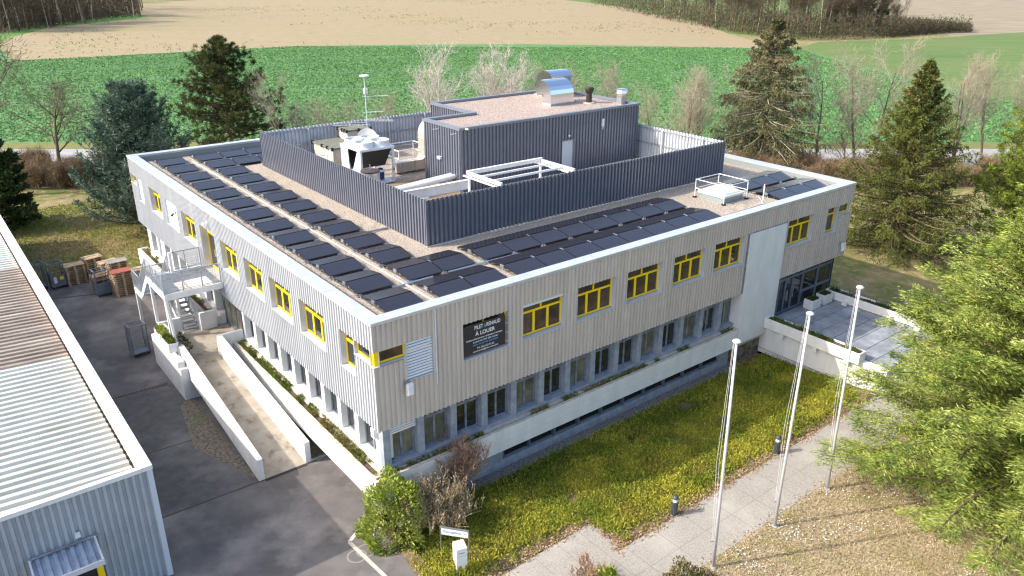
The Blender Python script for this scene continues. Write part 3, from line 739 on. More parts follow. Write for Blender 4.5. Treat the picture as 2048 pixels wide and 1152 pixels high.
for x in (cx0-.01,): 
    mb.hexa([(x,cy0+.1,8.85),(x+.03,cy0+.1,8.85),(x+.03,cy0+1.0,8.85),(x,cy0+1.0,8.85)], [(x,cy0+.1,10.04),(x+.03,cy0+.1,10.04),(x+.03,cy0+.35,10.04),(x,cy0+.35,10.04)])
    mb.hexa([(x,cy1-1.0,8.85),(x+.03,cy1-1.0,8.85),(x+.03,cy1-.1,8.85),(x,cy1-.1,8.85)], [(x,cy1-.9,10.04),(x+.03,cy1-.9,10.04),(x+.03,cy1-.1,10.04),(x,cy1-.1,10.04)])
mb.build('end_panel', M_whitem, t, split=True)
mb = MB(); mb.box(9.9, 18.0, 8.1, 10.3, 18.4, 8.65); mb.build('compressor', mat('compressor_orange', L((206,120,88)), .6), t)
mb = MB(); mb.lathe([(.2,8.1),(.22,8.5),(.15,8.75),(.01,8.78)], (10.7,18.3), 12); mb.build('receiver', mat('receiver_blue', L((40,66,120)), .5), t)
t = thing('buffer_tank', 'round silver tank with a dark lid beside the white chiller', 'tank', (8.75,15.9,8))
MB().lathe([(.52,8.05),(.52,9.3),(.5,9.32)], (8.75,15.9), 28).build('shell', mat('foil_cladding', L((212,206,202)), .4, .5, L((196,190,186)), 3), t, smooth=False)
MB().lathe([(.54,9.32),(.55,9.38),(.3,9.43),(.02,9.44)], (8.75,15.9), 28).build('lid', mat('dark_lid', L((70,62,58)), .7), t)
MB().tube([(8.75,15.9,9.43),(8.75,15.9,9.72)], .03).build('valve', M_alu, t)
for (x0,y0,x1,y1,h,lab) in ((9.6,22.3,11.5,25.2,1.35,'low beige roof housing with a flat bitumen lid behind the chiller'), (11.55,24.1,13.3,25.4,1.95,'taller beige roof housing with a bitumen lid against the rear screen, below the aerial mast')):
    t = thing('roof_housing', lab, 'roof housing', (x0,y0,8))
    MB().box(x0+.08, y0+.08, 8, x1-.08, y1-.08, 8+h-.1).build('wall', M_beige, t)
    MB().box(x0, y0, 8+h-.1, x1, y1, 8+h).build('lid', M_bitum, t)
    mb = MB()
    for a, b in ((x0,y0),(x1,y0),(x0,y1),(x1,y1),((x0+x1)/2,y0),(x0,(y0+y1)/2),(x0,y0*.75+y1*.25)): mb.box(a-.06, b-.06, 8+h-.16, a+.06, b+.06, 8+h+.06)
    mb.build('clamp', M_black, t, split=True)
t = thing('aerial_mast', 'thin aerial mast with yagi antennas and a round top plate on the roof', 'antenna', (13.0,24.0,8))
MB().tube([(13.0,23.95,8.0),(13.0,23.95,13.3)], .035, 8).build('mast', M_ltgrey, t)
MB().lathe([(.3,13.26),(.32,13.3),(.3,13.36),(.02,13.38)], (13.0,23.95), 16).build('top_plate', M_whitem, t)
for z, ln_, ax in ((12.0,1.5,(.8,-.15)), (11.0,1.1,(.75,-.2)), (10.45,1.7,(.8,-.6)), (10.2,2.2,(-.85,.5))):
    a = Vector((*ax,0)).normalized(); mb = MB(); p = Vector((13.0,23.95,z)); mb.beam(p-a*.2, p+a*ln_, .03)
    sd_ = Vector((-a.y,a.x,0))
    for k in range(9):
        q = p+a*(ln_*k/8); mb.beam(q-sd_*.16, q+sd_*.16, .014)
    if z < 11:
        mb.beam(p+a*ln_-sd_*.1+Vector((0,0,.12)), p-a*.1-sd_*.1+Vector((0,0,.12)), .02)
    mb.build('yagi', M_whitem, t)
MB().box(12.94, 23.9, 12.2, 13.18, 24.1, 12.5).build('amplifier', M_whitem, t)
t = thing('satellite_dish', 'round white satellite dish standing behind the chiller fans', 'satellite dish', (11.9,22.0,8))
mb = MB(); ctr = Vector((11.9,22.0,9.75)); nrm = Vector((-.55,-.75,.25)).normalized(); xx = nrm.cross(Vector((0,0,1))).normalized(); yy = xx.cross(nrm)
n = 24; rings = [(.02,-.14),(.3,-.1),(.55,-.03),(.65,.0)]
for r_, d_ in rings:
    for j in range(n):
        a = 2*math.pi*j/n; mb.v.append(tuple(ctr+xx*r_*math.cos(a)+yy*r_*math.sin(a)+nrm*d_))
for i in range(3):
    for j in range(n): mb.f.append((i*n+j, i*n+(j+1) % n, (i+1)*n+(j+1) % n, (i+1)*n+j)); mb.m.append(0)
mb.build('reflector', M_whitem, t, smooth=True)
MB().tube([tuple(ctr-nrm*.14), (12.0,22.12,9.5), (12.0,22.12,8.0)], .04).build('mast', M_galv, t)
MB().beam(ctr-yy*.6, ctr+nrm*.55-yy*.15, .03).build('feed_arm', M_galv, t)
# silver air duct: rises beside the plant room
t = thing('air_duct', 'beige rectangular air duct bending up from the deck into the plant room wall', 'duct', (14.4,19.6,8))
def duct(path, w, h):
    mb = MB()
    k = len(path)
    for i, p in enumerate(path):
        p = Vector(p); d = (Vector(path[min(i+1,k-1)])-Vector(path[max(i-1,0)])).normalized()
        x = Vector((0,1,0)) if abs(d.y) < .9 else Vector((1,0,0)); x = (x-d*x.dot(d)).normalized(); y = d.cross(x)
        for a, b in ((-1,-1),(1,-1),(1,1),(-1,1)): mb.v.append(tuple(p+x*a*w/2+y*b*h/2))
    for i in range(k-1):
        for j in range(4): mb.f.append((i*4+j, i*4+(j+1) % 4, (i+1)*4+(j+1) % 4, (i+1)*4+j)); mb.m.append(0)
    mb.f += [(3,2,1,0), tuple((k-1)*4+j for j in range(4))]; mb.m += [0,0]
    return mb
M_duct = mat('duct_sheet', L((212,200,184)), .4, .5, L((196,182,166)), 2)
pa = [(12.1,19.2,8.42),(13.9,19.2,8.42)]+[(13.9+.55*math.sin(a), 19.2, 8.97-.55*math.cos(a)) for a in np.linspace(.3,1.57,5)]
pa += [(14.45,19.2,10.2)]+[(15.0-.55*math.cos(a), 19.2, 10.2+.55*math.sin(a)) for a in np.linspace(.3,1.57,5)]+[(16.5,19.2,10.75)]
duct(pa, .75, .6).build('duct_body', M_duct, t)
mb = MB()
for x, z in ((12.5,8.42),(13.4,8.42)): mb.box(x-.03, 18.81, z-.32, x+.03, 19.59, z+.32)
mb.box(14.13, 18.81, 9.3, 14.77, 19.59, 9.36); mb.box(14.13, 18.81, 9.9, 14.77, 19.59, 9.96)
mb.build('flange', M_galv, t, split=True)
mb = MB(); mb.box(12.6, 18.9, 8.0, 12.68, 19.5, 8.12); mb.box(13.5, 18.9, 8.0, 13.58, 19.5, 8.12); mb.build('support', M_galv, t, split=True)
# insulated pipes running from the tank to the plant room
t = thing('insulated_pipes', 'pair of white insulated pipes running along the deck to the plant room corner', 'pipes', (10.5,13.0,8))
mb = MB(); mb.tube([(8.6,13.3,8.75),(12.9,13.75,8.85)], .13, 12); mb.build('pipe', M_white, t)
mb = MB(); mb.tube([(8.6,13.65,8.75),(12.9,14.1,8.85)], .13, 12); mb.build('pipe', M_white, t)
mb = MB(); mb.tube([(8.9,13.3,8.75),(8.5,13.2,8.72),(8.35,13.0,8.5),(8.35,12.9,8.15)], .1, 10); mb.build('elbow', M_white, t)
mb = MB()
for x in (9.3, 11.2): mb.box(x, 13.2, 8.0, x+.08, 13.95, 8.62)
mb.build('support', M_galv, t, split=True)
t = thing('roof_beam', 'long white steel beam lying low across the deck in front of the plant room', 'beam', (10.5,11.4,8))
mb = MB(); mb.box(8.2, 12.3, 8.5, 12.88, 12.36, 8.95); mb.box(8.2, 12.22, 8.47, 12.88, 12.44, 8.5); mb.box(8.2, 12.22, 8.95, 12.88, 12.44, 8.98); mb.build('web', M_white, t)
mb = MB(); mb.box(8.6, 12.25, 8.0, 8.75, 12.4, 8.47); mb.box(12.3, 12.25, 8.0, 12.45, 12.4, 8.47); mb.build('foot', M_conc, t, split=True)
t = thing('deck_slab', 'weathered timber-coloured deck mat between the white pipes and the white beam', 'deck', (10.5,12.9,8))
mb = MB(); mb.box(8.3, 12.5, 8.02, 12.8, 16.8, 8.16); mb.build('slab', mat('weathered_deck', L((150,128,104)), .9, 0, L((112,92,72)), 1.2, stretch=(0,.4,3,1)), t)
t = thing('pergola_frame', 'open white steel beam frame spanning from the front screen towards the plant room', 'steel frame', (13.2,8,8))
mb = MB(); mb.beam((10.75,9.4,10.25), (15.65,9.4,10.25), .16, .2); mb.build('beam', M_white, t)
for y in (8.5, 7.5): mb = MB(); mb.beam((10.9,y,10.2), (15.5,y,10.2), .08, .1); mb.build('beam', M_white, t)
for x in (10.85, 15.55):
    mb = MB(); mb.beam((x,6.7,10.2), (x,9.3,10.2), .14, .16); mb.beam((x-.28,6.7,10.12), (x-.28,9.5,10.12), .07, .07); mb.build('side_beam', M_white, t)
for x in (10.85, 15.55):
    mb = MB(); mb.box(x-.05, 9.33, 8.0, x+.05, 9.43, 10.14); mb.build('post', M_white, t)
def rail_thing(lab, pts, h, name='guard_rail', posts=True, m=M_whitem, mid=True, closed=True, rr_=.022):
    t = thing(name, lab, 'guard rail', pts[0])
    P = [Vector(p) for p in pts]; up = Vector((0,0,h))
    mb = MB(); seq = list(zip(P, P[1:]+P[:1])) if closed else list(zip(P[:-1], P[1:]))
    for a, b in seq:
        mb.tube([a+up, b+up], rr_, 6)
        if mid: mb.tube([a+up*.5, b+up*.5], rr_*.8, 6)
    mb.build('rail', m, t)
    for p in P:
        MB().tube([p, p+up], rr_*1.1, 6).build('post', m, t)
    return t
rail_thing('small white guard rail on the deck in the front left corner of the roof screen', [(6.9,7.6,8.0),(6.9,10.2,8.0),(8.9,10.2,8.0)], 1.1, closed=False, rr_=.03)
rail_thing('white guard rail beside the beige air duct on the deck', [(13.2,20.4,8),(13.2,22.6,8),(15.6,22.6,8),(15.6,20.4,8)], 1.05, rr_=.03)
rail_thing('thin galvanised guard rail between the low roof housing and the left screen', [(7.6,20.0,8),(7.6,22.6,8),(9.4,22.6,8)], .95, closed=False)

# ---- skylight, rail, warning post
t = thing('skylight', 'domed white roof skylight on a grey kerb near the right end of the roof', 'skylight', (23.8,3.6,8))
MB().box(22.95, 2.78, 8, 24.65, 4.42, 8.3).build('curb', mat('zinc_curb', L((142,156,160)), .5, .3), t)
MB().box(22.88, 2.71, 8.3, 24.72, 4.49, 8.44).build('frame', M_white, t, bevel=.02)
mb = MB(); mb.hexa([(22.95,2.78,8.44),(24.65,2.78,8.44),(24.65,4.42,8.44),(22.95,4.42,8.44)], [(23.35,3.15,8.68),(24.25,3.15,8.68),(24.25,4.05,8.68),(23.35,4.05,8.68)])
mb.build('dome', mat('opal_acrylic', L((222,228,232)), .25), t, bevel=.08)
t = rail_thing('white tubular guard rail standing round the roof skylight', [(22.8,2.62,8.03),(24.8,2.62,8.03),(24.8,4.6,8.03),(22.8,4.6,8.03)], 1.0)
for p in ((22.8,2.62),(24.8,2.62),(24.8,4.6),(22.8,4.6)): MB().box(p[0]-.09, p[1]-.09, 8.0, p[0]+.09, p[1]+.09, 8.07).build('foot', M_black, t)
t = thing('roof_post', 'white roof post with a red-striped tip between the skylight and the right parapet', 'post', (24.7,1.5,8))
MB().tube([(24.7,1.5,8),(24.7,1.5,9.1)], .035).build('pole', M_whitem, t)
mb = MB(); mb.tube([(24.68,1.5,9.06),(24.88,1.47,9.06)], .045, 8); mb.build('tip', mat('signal_red', L((170,40,34)), .5), t)
MB().box(24.5, 1.3, 8, 24.9, 1.7, 8.06).build('foot', M_conc, t)
for p, lab in (((8.2,6.2),'front left of the roof screen'),((5.55,12.2),'inner panel column')): pass

# ---- cable conduits on the gravel
def conduit(pts, lab, r_=.03, m=None):
    mb = MB(); mb.tube(pts, r_, 6); return tag(mb.build('conduit', m or M_concw), lab, 'cable conduit')
conduit([(3.3,.6,8.06),(3.3,29.8,8.06)], 'long pale conduit running between the two columns of panels on the left roof edge', .045)
for y, lab in ((3.15,'short silver tube'),(9.9,'short silver tube'),(16.6,'short silver tube')): pass
conduit([(2.95,3.2,8.07),(4.6,3.2,8.07)], 'short silver cable tube crossing the gravel by the second panel pair of the outer column', .05, M_alu)
conduit([(2.9,12.1,8.07),(3.5,12.1,8.07)], 'short silver cable tube between the panel columns halfway along the left edge', .05, M_alu)
conduit([(5.2,10.0,8.07),(6.4,10.0,8.07)], 'short silver cable tube from the inner panel column to the roof screen', .05, M_alu)
conduit([(5.4,3.3,8.07),(9.2,3.2,8.07)], 'silver cable tube lying between the two front rows of panels', .05, M_alu)
conduit([(21.0,1.3,8.06),(24.6,1.35,8.06),(25.6,2.4,8.06)], 'pale cable line running across the gravel in front of the skylight', .035)

# ---- solar panel pairs (tent mounted)
def panel_pair():
    t = thing('solar_panel_pair', 'x', 'solar panels', (0,0,0), 'tent-mounted solar panel pairs on the gravel roof')
    w = 1.63; zl, zr = .12, .275
    for y0, y1 in ((0, 1.0), (2.08, 1.06)):
        s = 1 if y1 > y0 else -1
        mb = MB(); mb.mi = 0
        nz = .02
        b = [(0,y0,zl),(w,y0,zl),(w,y1,zr),(0,y1,zr)]
        if s < 0: b = [b[1],b[0],b[3],b[2]]
        mb.hexa(b, [(x,y,z+.032) for x,y,z in b])
        o = mb.build('panel', M_pframe, t)
        mb = MB(); e = .018
        ys, ye = y0+s*e, y1-s*e
        za = zl+(zr-zl)*e/abs(y1-y0)+.0345; zb_ = zr-(zr-zl)*e/abs(y1-y0)+.0345
        q = [(e,ys,za),(w-e,ys,za),(w-e,ye,zb_),(e,ye,zb_)]
        if s < 0: q = q[::-1]
        mb.quad(*q); mb.build('cells', M_panel, o)
    for x in (.06, w-.06):
        mb = MB(); mb.beam((x,-.04,.03), (x,2.12,.03), .06, .05); mb.beam((x,.95,.05), (x,1.02,zr), .04); mb.beam((x,1.12,.05), (x,1.05,zr), .04)
        mb.box(x-.05, -.06, .05, x+.05, .03, zl+.01); mb.box(x-.05, 2.05, .05, x+.05, 2.14, zl+.01)
        mb.build('mounting_rail', M_alu, t)
    mb = MB(); mb.beam((-.03,.92,zr-.02), (-.03,1.16,zr-.02), .05, .12); mb.beam((-.03,-.04,.1), (-.03,.06,.1), .05, .1); mb.build('clamp', M_alu, t, split=True)
    return t
PP = panel_pair()
first = True
def put_pair(x, y, lab):
    global first
    lab = 'black solar panel pair, '+lab
    if first: PP.location = (x, y, 8.0); PP['label'] = lab; first = False
    else: place(PP, (x, y, 8.0), lab)
yA = [.93+2.353*k for k in range(13)]
for k, y in enumerate(yA):
    o_ = {0: 'nearest to the front corner', 12: 'last before the rear parapet'}.get(k, ORD[k]+' from the front corner')
    put_pair(1.2, y, f'outer column along the left parapet, {o_}')
    put_pair(3.52, y, f'inner column nearer the screen, {o_}')
put_pair(5.2, yA[0], 'right neighbour of the front inner-column pair')
put_pair(5.2, yA[1], 'joined to the right of the second inner-column pair')
for k in range(2):
    put_pair(5.2+1.68*k, yA[12], f'rear row by the back parapet, {ORD[k]} after the columns')
    put_pair(5.2+1.68*k, yA[11], f'row behind the rear screen corner, {ORD[k]} after the columns')
rowname = {0: 'long front row by the right parapet', 1: 'long row before the screen'}
for r_ in range(2):
    for k in range(8):
        o_ = {0: 'leftmost end', 7: 'right end towards the skylight'}.get(k, ORD[k]+' from its left end')
        put_pair(7.35+1.668*k, yA[r_]+.1, f'{rowname[r_]}, {o_}')
    for k in range(3):
        put_pair(25.8+1.668*k, yA[r_]+.1, f'beyond the skylight, {"front parapet row" if r_ == 0 else "row nearer the screen"}, {["left end","middle","right end"][k]}')
# lightning-protection feet
# ================================================================== FIXTURES ON THE FACADES
def text(body, size, F, u, n, z, m, parent, name='lettering', align='CENTER', sx=1, ext=.002, bold=0):
    cu = bpy.data.curves.new(name, 'FONT'); cu.body = body; cu.size = size; cu.align_x = align; cu.align_y = 'CENTER'
    cu.extrude = ext; cu.offset = bold; cu.materials.append(m)
    o = bpy.data.objects.new(name, cu); COL.objects.link(o)
    o.location = Vector(F(u, n, z))-wloc(parent); o.rotation_euler = (math.pi/2, 0, 0); o.scale = (sx, 1, 1); o.parent = parent
    return o
t = thing('lease_banner', 'dark banner with white lettering reading À LOUER tied over an upper window', 'banner', (4.97,-.0,5.78))
M_ban = mat('banner_vinyl', L((34,36,48)), .5, 0, L((46,44,48)), 1.5); M_wt = mat('letter_white', L((240,240,240)), .6); M_bl = mat('letter_blue', L((92,170,226)), .6)
mb = MB(); mb.box(3.9, .05, 5.86, 5.93, .065, 7.14); mb.build('sheet', M_ban, t)
mb = MB(); mb.box(3.9, .044, 5.86, 5.93, .0495, 5.885); mb.box(3.9, .044, 7.115, 5.93, .0495, 7.14); mb.build('hem', mat('banner_hem', L((70,66,66)), .6), t, split=True)
cx_ = 4.9; ny = -.045
text('PILET', .23, FR, cx_-.28, ny, 6.97, M_wt, t, sx=.75, bold=.001); text('&', .21, FR, cx_+.02, ny, 6.95, M_bl, t, sx=.8); text('RENAUD', .23, FR, cx_+.43, ny, 6.97, M_wt, t, sx=.75, bold=.001)
text('À LOUER', .23, FR, cx_+.03, ny, 6.70, M_wt, t, bold=.003)
text('Surfaces administratives / artisanales / stockages', .105, FR, cx_, ny, 6.50, M_wt, t, sx=.86)
text('à partir de CHF 200.-/m2/an', .105, FR, cx_+.05, ny, 6.37, M_wt, t)
text('places de parking disponibles', .105, FR, cx_+.05, ny, 6.25, M_bl, t)
text('Tel. 022 322 92 22', .11, FR, cx_+.05, ny, 6.08, M_wt, t)
text('commercial@pilet-renaud.ch', .105, FR, cx_+.05, ny, 5.96, M_wt, t)
mb = MB()
for z in (5.95, 6.35, 6.75, 7.1): mb.beam((5.93,.055,z), (6.08,.055,z), .012)
mb.build('cord', M_wt, t, split=True)
def floodlight(x, z, lab):
    t = thing('floodlight', lab, 'floodlight', (x, -.02, z))
    mb = MB(); mb.beam((x,-.01,z+.05), (x,-.22,z), .05); mb.box(x-.08, -.03, z-.05, x+.08, -.003, z+.12); mb.build('arm', M_galv, t)
    mb = MB(); mb.hexa([(x-.15,-.2,z-.42),(x+.1,-.2,z-.42),(x+.1,-.36,z-.36),(x-.15,-.36,z-.36)], [(x-.1,-.14,z+.06),(x+.15,-.14,z+.06),(x+.15,-.3,z+.1),(x-.1,-.3,z+.1)]); mb.build('housing', M_whitem, t, bevel=.02)
floodlight(1.28, 5.68, 'white floodlight on the ribbed wall under the half-closed blind near the front corner')
floodlight(30.85, 4.85, 'white floodlight on the ribbed wall at the far right end of the office')
def camera_(y, z, m, lab, x=-.01):
    t = thing('security_camera', lab, 'security camera', (x, y, z))
    mb = MB(); mb.box(-.03, y-.07, z-.07, -.002, y+.07, z+.07); mb.beam((-.02,y,z), (-.2,y,z-.02), .03); mb.build('bracket', m, t)
    mb = MB(); mb.beam((-.16,y+.04,z-.05), (-.3,y-.22,z-.08), .1, .09); mb.build('body', m, t)
camera_(22.75, 6.9, M_black, 'black security camera on the left facade beside the white closed blind')
camera_(17.2, 7.75, M_whitem, 'white security camera on the left facade above the yellow platform door')
t = thing('wall_lamp', 'small white lamp box under the ribbed cladding at the front corner', 'wall lamp', (.3,.8,3.5))
MB().box(.18, .72, 3.3, .343, .98, 3.7).build('box', M_whitem, t)
t = thing('wall_lamp', 'small black lamp on the white stair shaft beside the entrance door', 'wall lamp', (24.9,.0,3.3))
mb = MB(); mb.box(24.9, -.02, 3.1, 25.02, .1, 3.3); mb.build('box', M_black, t)

# ================================================================== STEEL PLATFORM AND STAIR
E_ = thing('fire_stair', 'white steel landing and stair with mesh railings on the left facade', 'outdoor stair', (-1.45,18,0))
px0, px1, py0, py1, pzf = -2.9, -.04, 15.95, 19.1, 4.85
mb = MB(); k = 0
for y in np.arange(py0+.08, py1-.05, .11): mb.box(px0+.09, y, pzf-.05, px1, y+.045, pzf)
for x in np.arange(px0+.2, px1, .5): mb.box(x, py0+.06, pzf-.09, x+.03, py1-.06, pzf-.051)
mb.build('grating', M_galv, E_)
mb = MB(); mb.box(-2.05, 16.12, pzf+.003, -.42, 17.35, pzf+.012); mb.build('mat', mat('pale_mat', L((222,212,204)), .9, 0, L((200,188,176)), 3), E_)
mb = MB(); mb.box(px0, py0, pzf-.3, px1, py0+.06, pzf+.02); mb.box(px0, py1-.06, pzf-.3, px1, py1, pzf+.02); mb.box(px0, py0+.06, pzf-.3, px0+.08, py1-.06, pzf+.02)
mb.build('edge_beam', M_white, E_)
def railing(a, b, npost, parent, h=1.05, mesh_=True, m=None):
    m = m or M_galv
    a = Vector(a); b = Vector(b); up = Vector((0,0,h))
    mb = MB(); mb.beam(a+up, b+up, .05, .05); mb.beam(a+Vector((0,0,.12)), b+Vector((0,0,.12)), .03)
    for k in range(npost+1):
        p = a.lerp(b, k/npost); mb.beam(p-Vector((0,0,.15)), p+up, .045)
    o = mb.build('railing', m, parent)
    if mesh_:
        mb = MB()
        n_ = max(3, int((b-a).length/.11))
        for k in range(1, n_):
            p = a.lerp(b, k/n_); mb.beam(p+Vector((0,0,.14)), p+up*.97, .009)
        for z in np.arange(.22, h-.05, .11): mb.beam(a+Vector((0,0,z)), b+Vector((0,0,z)), .009)
        mb.build('wire_mesh', m, o)
    return o
railing((px0+.03,py0+.03,pzf), (px1-.05,py0+.03,pzf), 3, E_)
railing((px0+.03,py1-.1,pzf), (px0+.03,py0+.1,pzf), 3, E_)
railing((-1.65,py1-.03,pzf), (px1-.05,py1-.03,pzf), 2, E_)
mb = MB()
for x, y, z0, z1 in ((-2.85,15.33,2.4,4.55),(-2.85,18.6,2.4,4.55),(-1.62,19.0,1.5,5.95),(-1.62,16.0,2.5,4.5)):
    if z0 == 2.5: continue
    mb = MB(); mb.box(x-.07, y-.07 if y > 15.5 else 15.97, z0, x+.07, y+.07 if y > 15.5 else 16.1, z1); mb.build('post', M_white, E_)
mb = MB(); mb.beam((-2.84,15.45,2.35), (-2.84,16.0,4.6), .12); mb.build('post', M_white, E_)
def flight(x0, x1, y0, z0, y1, z1, n, parent, rail=True):
    mb = MB()
    for k in range(n):
        y = y0+(y1-y0)*(k+.5)/n; z = z0+(z1-z0)*(k+1)/n; mb.box(x0+.05, y-.14, z-.04, x1-.05, y+.14, z)
    mb.build('treads', mat('tread_grating', L((128,142,152)), .5, .3), parent)
    mb = MB()
    for x in (x0, x1):
        mb.beam((x,y0,z0-.05), (x,y1,z1-.05), .05, .26)
    mb.build('stringer', M_white, parent, split=True)
    for x in (x0, x1): railing((x,y0,z0), (x,y1,z1), 2, parent, .95)
flight(-2.87, -1.75, 21.0, 3.2, 19.1, 4.85, 9, E_)
flight(-1.7, -.85, 18.5, 1.5, 21.0, 3.2, 9, E_)
mb = MB(); mb.box(-2.9, 21.0, 3.1, -.8, 22.4, 3.2); mb.build('mid_landing', M_galv, E_)
mb = MB(); mb.box(-2.93, 21.0, 2.95, -2.88, 22.45, 3.23); mb.box(-2.93, 22.4, 2.95, -.8, 22.45, 3.23); mb.build('edge_beam', M_white, E_, split=True)
railing((-2.9,21.05,3.2), (-2.9,22.4,3.2), 1, E_); railing((-2.88,22.42,3.2), (-.82,22.42,3.2), 2, E_)
mb = MB(); mb.box(-2.92, 22.3, 0, -2.78, 22.44, 2.96); mb.build('post', M_white, E_)
mb = MB(); mb.box(-.95, 22.3, 0, -.81, 22.44, 2.96); mb.build('post', M_white, E_)

# ================================================================== RAMP
RP = thing('concrete_ramp', 'stained concrete ramp between white parapet walls climbing along the left facade', 'ramp', (-1.9,10,0))
ye, yt = 5.43, 14.9
mb = MB()
n_ = 24
for k in range(n_):
    a, b = k/n_, (k+1)/n_
    def P(q): return ye+(yt-ye)*q, .012+1.488*q
    (y0, z0), (y1, z1) = P(a), P(b)
    mb.quad((-2.62,y0,z0), (-.76-.24*a,y0,z0), (-.76-.24*b,y1,z1), (-2.62,y1,z1))
mb.quad((-2.9,yt,1.5), (.92,yt,1.5), (.92,18.45,1.5), (-2.9,18.45,1.5))
mb.box(-2.9, yt+.01, 1.2, .3, 18.4, 1.495)
mb.build('ramp_slab', M_ramp, RP)
mb = MB()
# outer parapet
mb.hexa([(-2.84,ye,-.05),(-2.6,ye,-.05),(-2.6,15.0,1.2),(-2.84,15.0,1.2)], [(-2.84,ye,1.02),(-2.6,ye,1.02),(-2.6,15.0,2.42),(-2.84,15.0,2.42)])
mb.box(-2.9, 15.0, 1.2, -2.6, 18.3, 2.42)
mb.build('parapet_wall', M_white, RP)
mb = MB()
mb.hexa([(-.76,ye,-.05),(-.52,ye,-.05),(-.76,15.05,1.2),(-1.0,15.05,1.2)], [(-.76,ye,1.02),(-.52,ye,1.02),(-.76,15.05,2.5),(-1.0,15.05,2.5)])
mb.box(-.76, 14.85, 1.2, .3, 15.05, 2.5)
mb.build('parapet_wall', M_white, RP)
mb = MB(); mb.box(-3.2, 13.95, 0, -2.845, 19.0, 1.7); mb.box(-2.845, 13.95, 0, -1.0, 14.15, 1.08); mb.box(-3.22, 14.2, 1.7, -2.9, 15.0, 2.0); mb.build('support_wall', M_white, RP)
mb = MB(); mb.box(-2.9, 18.3, 1.45, -1.78, 18.46, 2.5); mb.build('end_wall', M_white, RP)
mb = MB(); mb.box(-.8, 18.22, 1.45, .05, 18.4, 2.5); mb.build('end_wall', M_white, RP)
for y0, y1, lab in ((16.55,17.6,'white box planter with bright green tuft, the farther of two hung on the ramp wall'), (15.1,16.4,'white box planter with straggly plants, the nearer of two hung on the ramp wall')):
    t = thing('box_planter', lab, 'planter', (-3.05,(y0+y1)/2,2.2))
    mb = MB(); x0, x1 = -3.3, -2.84; th = .04
    mb.box(x0,y0,2.15,x1,y1,2.2); mb.box(x0,y0,2.2,x0+th,y1,2.62); mb.box(x1-th,y0,2.43,x1,y1,2.62); mb.box(x0+th,y0,2.2,x1-th,y0+th,2.62); mb.box(x0+th,y1-th,2.2,x1-th,y1,2.62)
    mb.build('box', M_white, t)
    mb = MB(); mb.quad((x0+th,y0+th,2.56),(x1-th,y0+th,2.56),(x1-th,y1-th,2.56),(x0+th,y1-th,2.56)); mb.build('soil', M_soil, t)
t = thing('outdoor_ac_unit', 'beige air conditioning box standing in the gap beside the ramp', 'AC unit', (-.3,9.2,0))
MB().box(-.5, 8.7, .05, .0, 9.5, .85).build('body', M_beige, t, bevel=.02)
MB().lathe([(.25,.851),(.25,.87),(.02,.875)], (-.25,9.1), 16).build('fan_grille', M_gframe, t)
sheet('gravel_gap', [(-4.2,9.5), (-2.85,5.6), (-2.85,14), (-3.2,14), (-3.6,13.5)], .016, mat('weedy_gravel', L((136,122,104)), .95, 0, L((92,82,68)), 8, lo=.4, hi=.6, col3=L((96,110,48)), scale3=1.1, lo3=.55, hi3=.7, bump=.02, bscale=14))
sheet('gravel_gap', [(-.52,5.55), (.32,5.5), (.32,14), (-.76,14)], .016, MATS['weedy_gravel'])
mb = MB(); mb.box(-.52, 5.4, 0, .6, 5.5, .07); tag(mb.build('kerb', M_conc), kind='structure')

# ================================================================== WAREHOUSE
WH = thing('warehouse', 'low warehouse with a ribbed metal roof, grey ribbed walls and a white eave', 'warehouse', (-12,18,0))
wx, wy, wh = -7.3, 2.15, 4.6
x_end, y_end = -32, 46
mb = MB(); corr(mb, lambda u,n,z:(u, wy-n, z), x_end, wx-.12, 0, wh-.15, pitch=.22, depth=.075); mb.build('cladding', mat('warehouse_sheet', L((176,184,190)), .45, .2, L((164,172,179)), 1.5), WH)
mb = MB(); corr(mb, lambda u,n,z:(wx+n, u, z), wy+.12, y_end, 0, wh-.15, pitch=.2, depth=.05); mb.build('cladding', MATS['warehouse_sheet'], WH)
mb = MB(); mb.box(wx-.14, wy-.03, 0, wx+.03, wy+.14, wh-.14); mb.build('corner_trim', mat('pale_blue_trim', L((198,206,216)), .45, .1), WH)
mb = MB(); mb.box(wx-.3, wy-.04, wh-.16, wx+.05, y_end, wh); mb.build('eave', M_white, WH)
mb = MB(); mb.box(x_end, wy-.05, wh-.16, wx-.305, wy+.14, wh-.003); mb.build('eave', M_white, WH)
mb = MB(); mb.box(wx-.55, wy+.16, wh-.55, wx-.32, y_end, wh-.5); mb.build('gutter', M_black, WH)
mb = MB(); mb.box(wx-.32, wy+.15, wh-.6, wx-.302, y_end, wh-.02); mb.build('upstand', mat('eave_back', L((218,206,196)), .6), WH)
M_wr1 = mat('roof_sheet_pale', L((194,195,186)), .65, 0, L((182,183,174)), 1.2, col3=L((172,170,156)), scale3=.5)
M_wr2 = mat('roof_sheet_rusty', L((164,152,138)), .7, .1, L((134,120,106)), 1.5, stretch=(0,.5,2.5,1), col3=L((188,178,164)), scale3=.5)
M_wr3 = mat('roof_sheet_blue', L((186,192,197)), .65, 0, L((190,198,206)), 1.2)
slope = .05
for y0, y1, m in ((wy+.16,13.4,M_wr1), (13.4,26.6,M_wr2), (26.6,28.6,M_wr1), (28.6,y_end,M_wr3)):
    mb = MB()
    def FW(u, n, z): return (z, u, wh-.38+n+(wx-.42-z)*slope)
    corr(mb, FW, y0, y1, x_end, wx-.42, pitch=.42, depth=.11); mb.f = [q[::-1] for q in mb.f]; mb.build('roof', m, WH)
mb = MB(); mb.box(-11.1, wy-.12, 0, -9.3, wy-.06, 2.3); wd = mb.build('door', M_yellow, WH)
